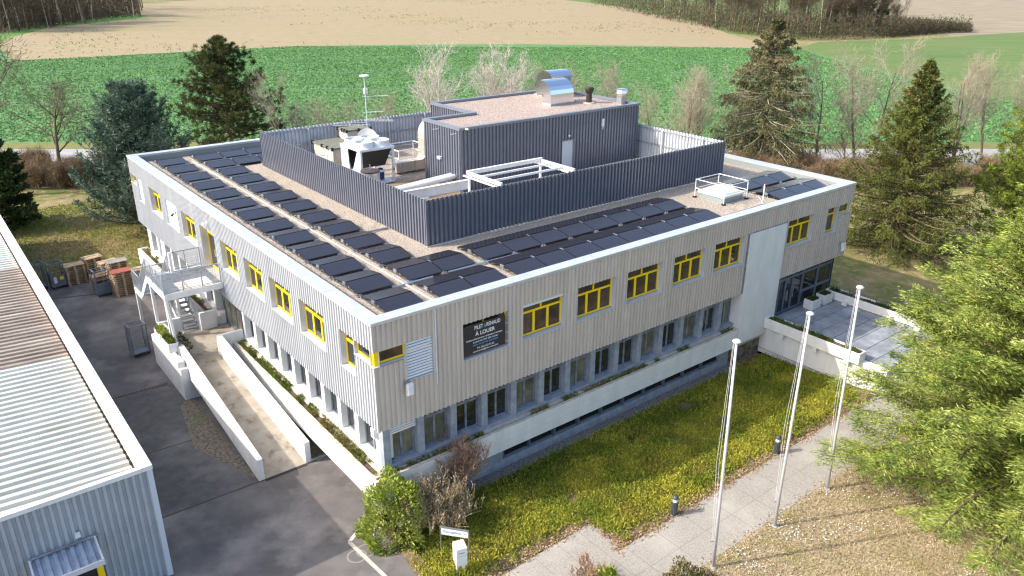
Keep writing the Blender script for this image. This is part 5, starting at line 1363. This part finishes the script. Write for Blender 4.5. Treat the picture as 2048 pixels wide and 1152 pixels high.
bt = [(1165,56,9.6,'B2','tall bare tree behind the exhaust cowls'), (1218,57,9.3,'B3','bare tree with many stems behind the right of the exhaust cowls'), (1085,62,8.6,'B1','slender bare tree just left of the exhaust cowls'),
      (1370,54,9.3,'B3','many-stemmed bare tree above the right corner of the roof screen'), (1400,55,9.4,'B2','bare tree behind the right end of the roof screen, beside a many-stemmed one'), (1462,56,9.6,'B1','slim bare tree just left of the brownish spruce'),
      (1632,54,10.4,'B1','tall bare tree just right of the brownish spruce'), (1712,54,11.0,'B2','tall double-stemmed bare tree in front of the road'), (1742,56,11.6,'B1','tallest bare tree left of the green spruce'),
      (1690,52,4.2,'BD','small ivy-dark bare tree before the road'), (1905,58,10.2,'B3','many-stemmed bare tree right of the green spruce'), (1960,60,9.8,'B2','bare tree near the right edge above the bright pine'), (2030,60,10,'B3','bare tree at the right edge of the road'),
      (655,61,5.8,'B3','low bushy bare tree left of the aerial mast'), (565,60,8.4,'B1','thin bare tree right of the dark pine'), (770,62,6.2,'B3','bushy bare tree right of the aerial mast'), (700,64,5.6,'B2','low bare tree right behind the aerial mast'), (610,63,5.2,'B3','low bare bush between the dark pine and the aerial mast'), (1300,66,6.4,'B2','small bare tree behind the right end of the plant room'),
      (118,52.5,7.6,'BD','dark bare tree with spreading limbs beside the road at left'), (-28,46,12.5,'BD','large bare tree reaching in from the left edge'), (1560,66,8.2,'B2','bare tree hidden partly by the brownish spruce')]
BLD = {'B1': B1, 'B2': B2, 'B3': B3, 'BD': BD, 'BI': BI}
for i, (px, tt, h_, k_, lab) in enumerate(bt):
    base_h = {'B1': 9, 'B2': 9, 'B3': 9, 'BD': 7.0}[k_]
    tplace(k_, ray_t(px, tt, 330), lab, i*1.7, h_/base_h, GB, BLD[k_])
for i, (px, tt, h_, lab) in enumerate(((878,60,10.6,'white-barked birch standing behind the left part of the plant room'), (985,61,10.0,'white-barked birch with crooked stems behind the plant room'), (1022,60,10.2,'white-barked birch just left of the exhaust cowls'))):
    tplace('BI', ray_t(px, tt, 300), lab, i*2.3+.5, h_/9, 'birches behind the plant room', BI)
# round brown bush behind the screen
tv = bare(51, 2.6, .35, 3, .2, 7, .6, .05, .1, .6, multi=9, tips=(10,.4,.03,.12))
tree_obj('brown_bush', 'round dark brown bush above the rear screen right of the aerial mast', 'bush', tv, (M_bark, mat('dark_red_twigs', L((86,62,54)), .9, 0, L((66,50,44)), 2)), ray_t(822, 50, 300)).scale = (1.25,)*3

# ---- bare thicket along the road fence
def SH(): return tree_obj('bare_shrub', 'x', 'shrub', bare(61, 3.2, .5, 3, .4, 6, .4, .03, .1, .5, multi=16, tips=(7,.5,.022,.2)), (M_twigb, M_twigb))
rs = random.Random(3)
n_sh = 0
for (s0, s1, nn, wh_) in ((-48,-20,90,'left of the blue-green conifer'), (27,60,80,'right of the roof'), (-20,27,24,'behind the office roof')):
    for k in range(nn):
        s_ = s0+(s1-s0)*(k+rs.random())/nn; t_ = 48.5+rs.random()*4.5
        tplace('SH', (*pt(s_, t_), 0), f'bare brown roadside shrub in the thicket {wh_}', rs.random()*6, .45+rs.random()*.35, 'bare shrubs lining the road '+wh_, SH)

def fn_th(a, b):
    def g_(r):
        s_ = a+(b-a)*r.random(); t_ = 48+r.random()*6.5; return (*pt(s_, t_), 0)
    return g_
for a, b, wh_, sd_ in ((-50,-18,'at the left',11), (24,64,'at the right',12)):
    rng = np.random.default_rng(sd_); P = np.array([fn_th(a, b)(rng) for _ in range(9000)]); P[:, 2] = rng.random(9000)**1.5*1.1
    v, f_ = leaves(P, rng.normal(size=P.shape)*.5+[0,0,.8], .8*(.5+rng.random(9000)), .03, rng)
    tag(mesh_obj('undergrowth', v, f_, M_twigb), 'low brown brambles filling the roadside thicket '+wh_, 'undergrowth', kind='stuff')
# ---- far woods
M_far = mat('far_twigs', L((98,84,66)), .95, 0, L((74,66,52)), .08); M_fart = mat('far_bark', L((120,108,92)), .95, 0, L((80,70,58)), .3)
M_farl = mat('far_pale_bark', L((170,160,140)), .95)
def FT1(): return tree_obj('woodland_tree', 'x', 'tree', bare(71, 15, .04, 4, .3, 5, .6, .24, .35, .55, tips=(12,1.4,.07,.6)), (M_fart, M_far))
def FT2(): return tree_obj('woodland_tree', 'x', 'tree', bare(75, 17, .05, 4, .3, 5, .7, .3, .3, .6, tips=(7,1.3,.05,.5)), (M_fart, M_far))
def FT3(): return tree_obj('woodland_tree', 'x', 'tree', bare(79, 17, .05, 3, .4, 6, .4, .17, .5, .35, tips=(8,1.0,.045,.4)), (M_farl, M_far))
FTB = {'FT1': FT1, 'FT2': FT2, 'FT3': FT3}
def Y(px, py):
    q = Vector(((px-1024)/1560.13, -(py-576)/1560.13, 1)); d = rr*q.x+uu*q.y+f*q.z; c0 = cam.matrix_world.translation; k = -c0.z/d.z
    return (c0.x+d.x*k, c0.y+d.y*k, 0)
for k in range(150):
    px = -40+rs.random()*330; py = 66-max(0, px)*.11-rs.random()**1.5*58
    kk = rs.choice(['FT1','FT2','FT3','FT3'])
    tplace(kk, Y(px, max(py, -8)), 'bare woodland tree among many in the dark wood at the top left', rs.random()*6, .75+rs.random()*.4, 'trees of the wood at the top left', FTB[kk])
for k in range(150):
    u = rs.random(); px = 1195+u*620; edge = np.interp(px, [1195,1320,1480,1600,1720,1820], [4,32,66,72,74,62])
    py = edge-rs.random()**1.3*52
    kk = rs.choice(['FT1','FT2','FT1','FT2','FT3'])
    sc_ = (.6+rs.random()*.4)*(.55 if px > 1760 else 1)
    tplace(kk, Y(px, max(py, -9)), 'bare woodland tree among many in the copse at the top right', rs.random()*6, sc_, 'trees of the copse at the top right', FTB[kk])
def scrub(name, label, poly_fn, n, hgt, m, kind='stuff', l=.9, w=.07, seed=1, cat='undergrowth', taper=None):
    rng = np.random.default_rng(seed); P = np.array([poly_fn(rng) for _ in range(n)])
    P[:, 2] = rng.random(n)**1.6*hgt*(np.clip((P[:, 1]-40)/60, .0, 1)*0+1) if taper is None else rng.random(n)**1.6*hgt*taper(P); D = rng.normal(size=(n,3))*.5+[0,0,.8]
    v, f_ = leaves(P, D, l*(.5+rng.random(n)), w*(.5+rng.random(n)), rng)
    return tag(mesh_obj(name, v, f_, m), label, cat, kind=kind)
M_und = mat('undergrowth_twigs', L((88,74,58)), .95, 0, L((62,56,42)), .12, island=.3); M_undg = mat('undergrowth_green', L((70,84,36)), .9, 0, L((52,62,32)), .2, island=.3)
def fn_tl(r):
    px = -60+r.random()*340; e = 68-max(0,px)*.12; p = Y(px, max(e-abs(r.normal())*20-1 if r.random() < .8 else e-r.random()*70, -12)); return p
scrub('undergrowth', 'brown undergrowth filling the dark wood at the top left', fn_tl, 40000, 8, M_und, l=1.6, w=.13, seed=2)
def fn_tr(r):
    px = 1180+r.random()*760; e = np.interp(px, [1180,1320,1480,1600,1720,1900], [8,40,70,82,80,66]); d_ = abs(r.normal())*24
    if px > 1760: d_ *= .25
    return Y(px, max(e-d_, -10))
scrub('undergrowth', 'brown undergrowth and brambles along the copse edge at the top right', fn_tr, 40000, 6, M_und, l=1.4, w=.12, seed=3, taper=lambda P: np.clip(1-(P[:, 0]-P[:, 1]-125)/75, .12, 1))
scrub('undergrowth', 'green ivy and holly growing low in the copse at the top right', fn_tr, 6000, 4.0, M_undg, l=.8, w=.3, seed=4)
for k, (px, py, h_) in enumerate(((1760,60,9),(1700,62,8),(1660,58,9),(1735,40,10))):
    a, b, c_, P = conifer(seed=90+k, h=h_, r=2.4, nb=40, base=0, elev=(.9,.2), ntw=10, nlv=10, ll=.7, lw=.4, twl=.4, prof=.4)
    t = thing('ivy_tree', ['ivy-clad tree at the right end of the copse','ivy-clad tree, second from the right end of the copse','ivy-clad tree, third from the right end of the copse','ivy-clad tree set back in the copse near its right end'][k], 'tree', (0,0,0))
    mesh_obj('trunk', a[0], a[1], M_fart, t); mesh_obj('crown', c_[0], c_[1], F_ivy, t); t.location = Y(px, py)
# far house beyond the stubble
hx = Y(1045, -4); t = thing('far_house', 'distant white house just visible at the top edge beyond the stubble field', 'house', hx)
mb = MB(); mb.box(hx[0]-8, hx[1]-5, 0, hx[0]+8, hx[1]+5, 3.2); mb.build('wall', M_white, t)
mb = MB(); mb.hexa([(hx[0]-8.5,hx[1]-5.5,3.2),(hx[0]+8.5,hx[1]-5.5,3.2),(hx[0]+8.5,hx[1]+5.5,3.2),(hx[0]-8.5,hx[1]+5.5,3.2)], [(hx[0]-8.5,hx[1]-.1,6),(hx[0]+8.5,hx[1]-.1,6),(hx[0]+8.5,hx[1]+.1,6),(hx[0]-8.5,hx[1]+.1,6)]); mb.build('roof', mat('tiles', L((130,84,66)), .9), t)

# ---- shrubs near the corner
def leafy(name, label, loc, seed, rx, ry, rz_, n, l, w, m, twig=True, cz=None):
    rng = np.random.default_rng(seed)
    d = unit(rng.normal(size=(n,3))); d[:, 2] = np.abs(d[:, 2])*1.0-.12
    lump = 1+.16*np.sin(d[:, 0]*5+seed)*np.cos(d[:, 1]*4.3)+.12*np.sin(d[:, 2]*9+d[:, 0]*7)
    rr_ = (.62+.38*rng.random(n)**.45)*lump
    P = d*rr_[:, None]*[rx, ry, rz_]; P[:, 2] = np.maximum(P[:, 2], .02)
    D = d*.9+rng.normal(size=(n,3))*.6+[0,0,.45]
    v, f_ = leaves(P, D, l*(.7+.6*rng.random(n)), w*(.7+.6*rng.random(n)), rng)
    t = thing(name, label, 'shrub', (0,0,0)); mesh_obj('foliage', v, f_, m, t)
    A = np.zeros((14,3)); Bp = d[:14]*[rx*.6, ry*.6, rz_*.7]; Bp[:, 2] = np.abs(Bp[:, 2])
    sv, sf = segs_mesh(A, Bp, np.full(14,.03), np.full(14,.012)); mesh_obj('stems', sv, sf, M_bark, t)
    t.location = loc; return t
F_laurel = leafmat('laurel_leaves', (156,168,66), (112,132,44), .3, .35, 2.0, c3=(196,198,120), s3=1.6)
leafy('laurel_shrub', 'glossy bright green laurel shrub at the front corner of the office', (.0,-.75,0), 4, 1.35, 1.25, 2.85, 6500, .15, .062, F_laurel)
leafy('laurel_shrub', 'bright green laurel tips at the bottom edge of the path', (3.75,-8.15,0), 6, .9, .7, 1.35, 2200, .17, .075, F_laurel)
M_bush = mat('pale_brown_stems', L((186,168,134)), .9, 0, L((150,130,100)), 5, island=.25)
tv = bare(81, 2.1, 1.0, 3, .45, 4, .32, .024, .3, .4, multi=80, tips=(1,.1,.03,.03))
tree_obj('bare_bush', 'leafless pale-stemmed bush spreading in front of the laurel shrub', 'bush', tv, (M_bush, M_bush), (1.55,-1.35,-.05), names=('stems','twigs'))
M_red2 = mat('reddish_twigs', L((168,136,114)), .9, 0, L((140,114,92)), 4)
tv = bare(85, 2.5, .4, 4, .3, 4, .5, .018, .2, .55, multi=10, tips=(2,.2,.01,.06))
tree_obj('bare_bush', 'wispy reddish leafless bush against the white planter near the corner', 'bush', tv, (M_red2, M_red2), (3.1,-.55,0), names=('stems','twigs'))
tv = bare(88, 1.35, .7, 4, .3, 4, .5, .01, .15, .5, multi=16, tips=(1,.16,.008,.05))
tree_obj('bare_bush', 'low wispy leafless bush over the path behind the bottom laurel', 'bush', tv, (M_red2, M_red2), (3.75,-7.6,0), names=('stems','twigs'))
leafy('brown_shrub', 'brownish-green shrub at the bottom edge left of the nearest flagpole', (6.0,-9.75,0), 9, 1.25, 1.0, 1.35, 3800, .1, .05, leafmat('brown_green_leaves', (112,104,62), (78,80,44), .15, .35, 1.5, c3=(140,118,84)))
leafy('pot_shrub', 'small olive shrub behind the nearer box planter on the ramp', (-2.6,15.5,2.0), 15, .4, .45, .95, 700, .1, .05, F_ivy)

# ---- ground cover, grass blades, flowers, litter
def in_poly(P, poly):
    x, y = P[:, 0], P[:, 1]; c_ = np.zeros(len(P), bool); k = len(poly)
    for i in range(k):
        (x1, y1), (x2, y2) = poly[i], poly[(i+1) % k]
        m = ((y1 > y) != (y2 > y)) & (x < (x2-x1)*(y-y1)/((y2-y1) or 1e-9)+x1); c_ ^= m
    return c_
def scatter(poly, n, seed):
    rng = np.random.default_rng(seed); a = np.array(poly); lo_, hi_ = a.min(0), a.max(0)
    P = lo_+rng.random((n, 2))*(hi_-lo_); return P[in_poly(P, poly)], rng
def vnoise(P, s, seed):
    rng = np.random.default_rng(seed); o = np.zeros(len(P))
    for k in range(6):
        a = rng.normal(size=2)*s*(1+k*.6); o += np.sin(P@a+rng.random()*6)/(1+k*.4)
    return o/2.2
gc = [(-.45,-3.6), (-.25,-1.6), (.2,-.6), (1.5,-.4), (23.9,-.4), (23.9,-5.8), (23.2,-6.45), (6.5,-6.5), (6.15,-4.75), (1.9,-4.75), (-.45,-6.1)]
P2, rng = scatter(gc, 12500, 5)
edge = np.minimum(np.abs(P2[:, 1]+6.5), np.where(P2[:, 0] < 6.3, np.abs(P2[:, 1]+4.75), 9))
keep = (vnoise(P2, 1.1, 3) > -.95) & ~((edge < .35) & (rng.random(len(P2)) < .75)); P2 = P2[keep]
near = np.clip((P2[:, 1]+3.0)/2.5, 0, 1)
hgt = (.16+.16*(vnoise(P2, .9, 9)*.5+.5)+.12*near); k = 20
Pr = np.repeat(P2, k, 0); hr = np.repeat(hgt, k)
base = np.concatenate([Pr+rng.normal(size=Pr.shape)*.1, (rng.random(len(Pr))*hr*.75+np.clip((Pr[:, 1]+4.3)/3.6, 0, 1)*-.38)[:, None]], 1)
D = rng.normal(size=base.shape)*.75+[0,0,.75]
v, f_ = leaves(base, D, .125*(.6+.7*rng.random(len(base))), .036*(.7+.7*rng.random(len(base))), rng)
F_gc = leafmat('ground_cover_leaves', (178,174,66), (130,142,50), .28, .4, .42, .42, .6, c3=(150,138,66), s3=.7)
tag(mesh_obj('ground_cover', v, f_, F_gc), 'yellow-green juniper ground cover filling the bed between the office and the path', 'ground cover', kind='stuff')
# greener blades right under the planter
P3, rng = scatter([(2.8,-.35), (23.9,-.35), (23.9,-2.6), (15,-2.0), (6,-1.6), (2.6,-1.6)], 9000, 6)
base = np.concatenate([P3, (rng.random(len(P3))*.12+np.clip((P3[:, 1]+4.3)/3.6, 0, 1)*-.38)[:, None]], 1); D = rng.normal(size=base.shape)*.6+[0,0,.9]
v, f_ = leaves(base, D, .34*(.6+.6*rng.random(len(base))), .04, rng)
tag(mesh_obj('ground_cover', v, f_, leafmat('green_blades', (92,118,30), (66,92,24), .3, .3)), 'deeper green leafy ground cover along the foot of the office wall', 'ground cover', kind='stuff')
# dry lawn
dg = [(3.4,-11.6), (7.2,-9.25), (33,-9.25), (33,-20), (3.4,-20)]
P4, rng = scatter(dg, 170000, 7)
base = np.concatenate([P4, np.zeros((len(P4),1))+.006], 1); D = rng.normal(size=base.shape)*.7+[0,0,.7]
v, f_ = leaves(base, D, .1*(.5+.8*rng.random(len(base))), .022, rng)
tag(mesh_obj('grass_blades', v, f_, leafmat('dry_blades', (190,175,142), (154,146,102), .2, .5, .45, .45, .68, c3=(156,132,100), s3=1.6)), 'tufts of dry straw-coloured grass below the path', 'grass', kind='stuff')
P5, rng = scatter(dg, 9000, 8); P5 = P5[vnoise(P5, .8, 21)+rng.random(len(P5))*.6 > .8]
n = len(P5); base = np.concatenate([P5, np.full((n,1), .07)], 1)
V = []; s_ = .018+.018*rng.random(n); q = rng.random(n)*6
o1 = np.stack([np.cos(q)*s_, np.sin(q)*s_, np.zeros(n)], 1); o2 = np.stack([-np.sin(q)*s_, np.cos(q)*s_, np.zeros(n)], 1)
V = np.stack([base+o1, base+o2, base-o1, base-o2], 1).reshape(-1, 3)
tag(mesh_obj('daisies', V, np.arange(4*n).reshape(n, 4), mat('daisy_white', L((240,238,234)), .7)), 'white daisies dotted over the dry grass by the flagpoles', 'flowers', kind='stuff')
# leaf litter along the path edges
pts_ = []
rng = np.random.default_rng(77)
for k in range(2600):
    x = rng.random()*18+5.8; pts_.append((x, -6.62+rng.normal()*.16+ .06*math.sin(x*3)))
for k in range(900):
    x = rng.random()*6.4-.2; pts_.append((x, -4.85+rng.normal()*.15))
for k in range(500): pts_.append((6.3+rng.normal()*.15, -4.8-rng.random()*1.9))
for k in range(600): pts_.append((6+rng.random()*16, -9.2+rng.normal()*.2))
for k in range(1800): pts_.append((7+rng.random()*15, -9.4-rng.random()*8))
P6 = np.array(pts_); n = len(P6); base = np.concatenate([P6, (.016+rng.random(n)*.04)[:, None]], 1)
v, f_ = leaves(base, np.stack([rng.normal(size=n), rng.normal(size=n), rng.normal(size=n)*.15], 1), .09, .05, rng)
tag(mesh_obj('leaf_litter', v, f_, mat('dead_leaves', L((186,160,124)), .9, 0, L((140,110,80)), 3, island=.4)), 'dead brown leaves scattered along the edges of the path', 'leaf litter', kind='stuff')
# plants in the troughs
def trough_plants(x0, y0, x1, y1, z, n, lab, m, thr=-.3, seed=1, l=.13, h=.1):
    P_, rng = scatter([(x0,y0),(x1,y0),(x1,y1),(x0,y1)], n, seed); P_ = P_[vnoise(P_, 1.6, seed) > thr]
    b = np.concatenate([np.repeat(P_, 6, 0)+rng.normal(size=(len(P_)*6,2))*.03, (z+rng.random(len(P_)*6)*h)[:, None]], 1)
    v, f_ = leaves(b, rng.normal(size=b.shape)*.6+[0,0,.8], l*(.6+.7*rng.random(len(b))), .035, rng)
    return tag(mesh_obj('trough_plants', v, f_, m), lab, 'plants', kind='stuff')
F_tr = leafmat('trough_leaves', (112,124,48), (78,92,36), .2, .35, 1.5, c3=(150,130,88))
trough_plants(0.5, .1, 21.4, .32, 1.86, 1100, 'low green plants in the long white planter facing the lawn', F_tr, -.15, 1)
trough_plants(-.08, .4, .3, 14.7, 1.86, 1500, 'low green plants in the white planter beside the ramp', F_tr, -.35, 2)
trough_plants(-.08, 18.7, .3, 32.6, 1.86, 900, 'sparse plants in the white planter at the rear of the left facade', F_tr, .0, 3)
trough_plants(24.12, -5.5, 24.5, -.2, 1.88, 500, 'mossy plants in the front planter of the entrance terrace', F_tr, -.1, 4)
trough_plants(30.4, -7.4, 30.9, 0, 1.96, 500, 'dark mossy plants in the far planter of the entrance terrace', F_ivy, -.1, 5)
trough_plants(27.92, -.52, 28.58, -.12, 2.0, 260, 'moss and small plants in the nearer entrance tub', F_ivy, -1, 6)
trough_plants(29.22, -.5, 29.88, -.1, 2.0, 260, 'moss and small plants in the farther entrance tub', F_ivy, -1, 7)
trough_plants(-3.26, 16.6, -2.9, 17.5, 2.56, 200, 'bright green tuft in the farther ramp planter box', F_laurel, -1, 8, .18, .12)
trough_plants(-3.26, 15.2, -2.9, 16.3, 2.56, 120, 'straggly plants in the nearer ramp planter box', F_tr, -1, 9, .2, .15)
P_, rng = scatter([(-4.0,9.5), (-2.9,6.2), (-2.9,9), (-3.0,13.6)], 500, 12)
# back lawn blades on the left
P7, rng = scatter([(-9.5,35.6), (2.5,34.8), (2.5,55), (-9.5,55)], 26000, 14)
b = np.concatenate([P7, np.zeros((len(P7),1))], 1)
v, f_ = leaves(b, rng.normal(size=b.shape)*.7+[0,0,.7], .2*(.5+.8*rng.random(len(b))), .05, rng)
tag(mesh_obj('grass_blades', v, f_, leafmat('rough_grass', (132,140,52), (160,140,92), .2, .3, .16, .42, .6)), 'rough green and straw grass behind the pallets', 'grass', kind='stuff')
# crop leaves in the near part of the field
rng = np.random.default_rng(19); n = 300000
s_ = -125+rng.random(n)*235; t_ = 70+rng.random(n)*118
kp = rng.random(n) < .78+.22*np.sin(t_*2*math.pi/3.0+.4*np.sin(s_*.05)); s_, t_ = s_[kp], t_[kp]; n = len(s_); b = np.stack([.8*s_+.6*t_, -.6*s_+.8*t_, np.zeros(n)], 1); cropP = [(x, y) for x, y in [pt(-125,70), pt(62,70), (104,9), (121,13), (137,42), (151,63), (164,81), (180,99)]+bound[:1:-1]]; b = b[in_poly(b, cropP)]
for off in (8, 30, 32.0, 56, 58.0, 80, 81.8):
    q = np.array(smooth_line(track_line(off))); dist = np.full(len(b), 9.)
    for a_, b_ in zip(q[:-1], q[1:]):
        ab = b_-a_; tt_ = np.clip(((b[:, :2]-a_)@ab)/(ab@ab), 0, 1); dist = np.minimum(dist, np.linalg.norm(b[:, :2]-a_-tt_[:, None]*ab, axis=1))
    b = b[dist > .55]
n = len(b)
v, f_ = leaves(b, np.stack([rng.normal(size=n), rng.normal(size=n), .35+.3*rng.random(n)], 1), .32*(.6+.8*rng.random(n)), .19, rng)
tag(mesh_obj('crop_plants', v, f_, leafmat('rape_leaves', (114,154,90), (74,116,64), .2, .32, 1.2)), 'leafy green crop plants covering the field behind the office', 'crop', kind='stuff')

# dark regrowth tufts dotted over the stubble
rng = np.random.default_rng(31); n = 2600; sp = [(14,186), (76,181), (126,154), (170,107), (235,180), (300,300), (300,420), (120,380), (38,284), (22,245)]
P8, rng = scatter(sp, n*4, 33); P8 = P8[vnoise(P8, .07, 4)+rng.random(len(P8)) > 1.0]; b = np.concatenate([np.repeat(P8, 3, 0)+rng.normal(size=(len(P8)*3,2))*.15, np.zeros((len(P8)*3,1))], 1)
v, f_ = leaves(b, rng.normal(size=b.shape)*.6+[0,0,.7], .45*(.4+.9*rng.random(len(b))), .16, rng)
tag(mesh_obj('regrowth_tufts', v, f_, leafmat('regrowth', (112,108,56), (92,92,50), .2, .4)), 'small dark weeds dotted over the beige stubble field', 'weeds', kind='stuff')
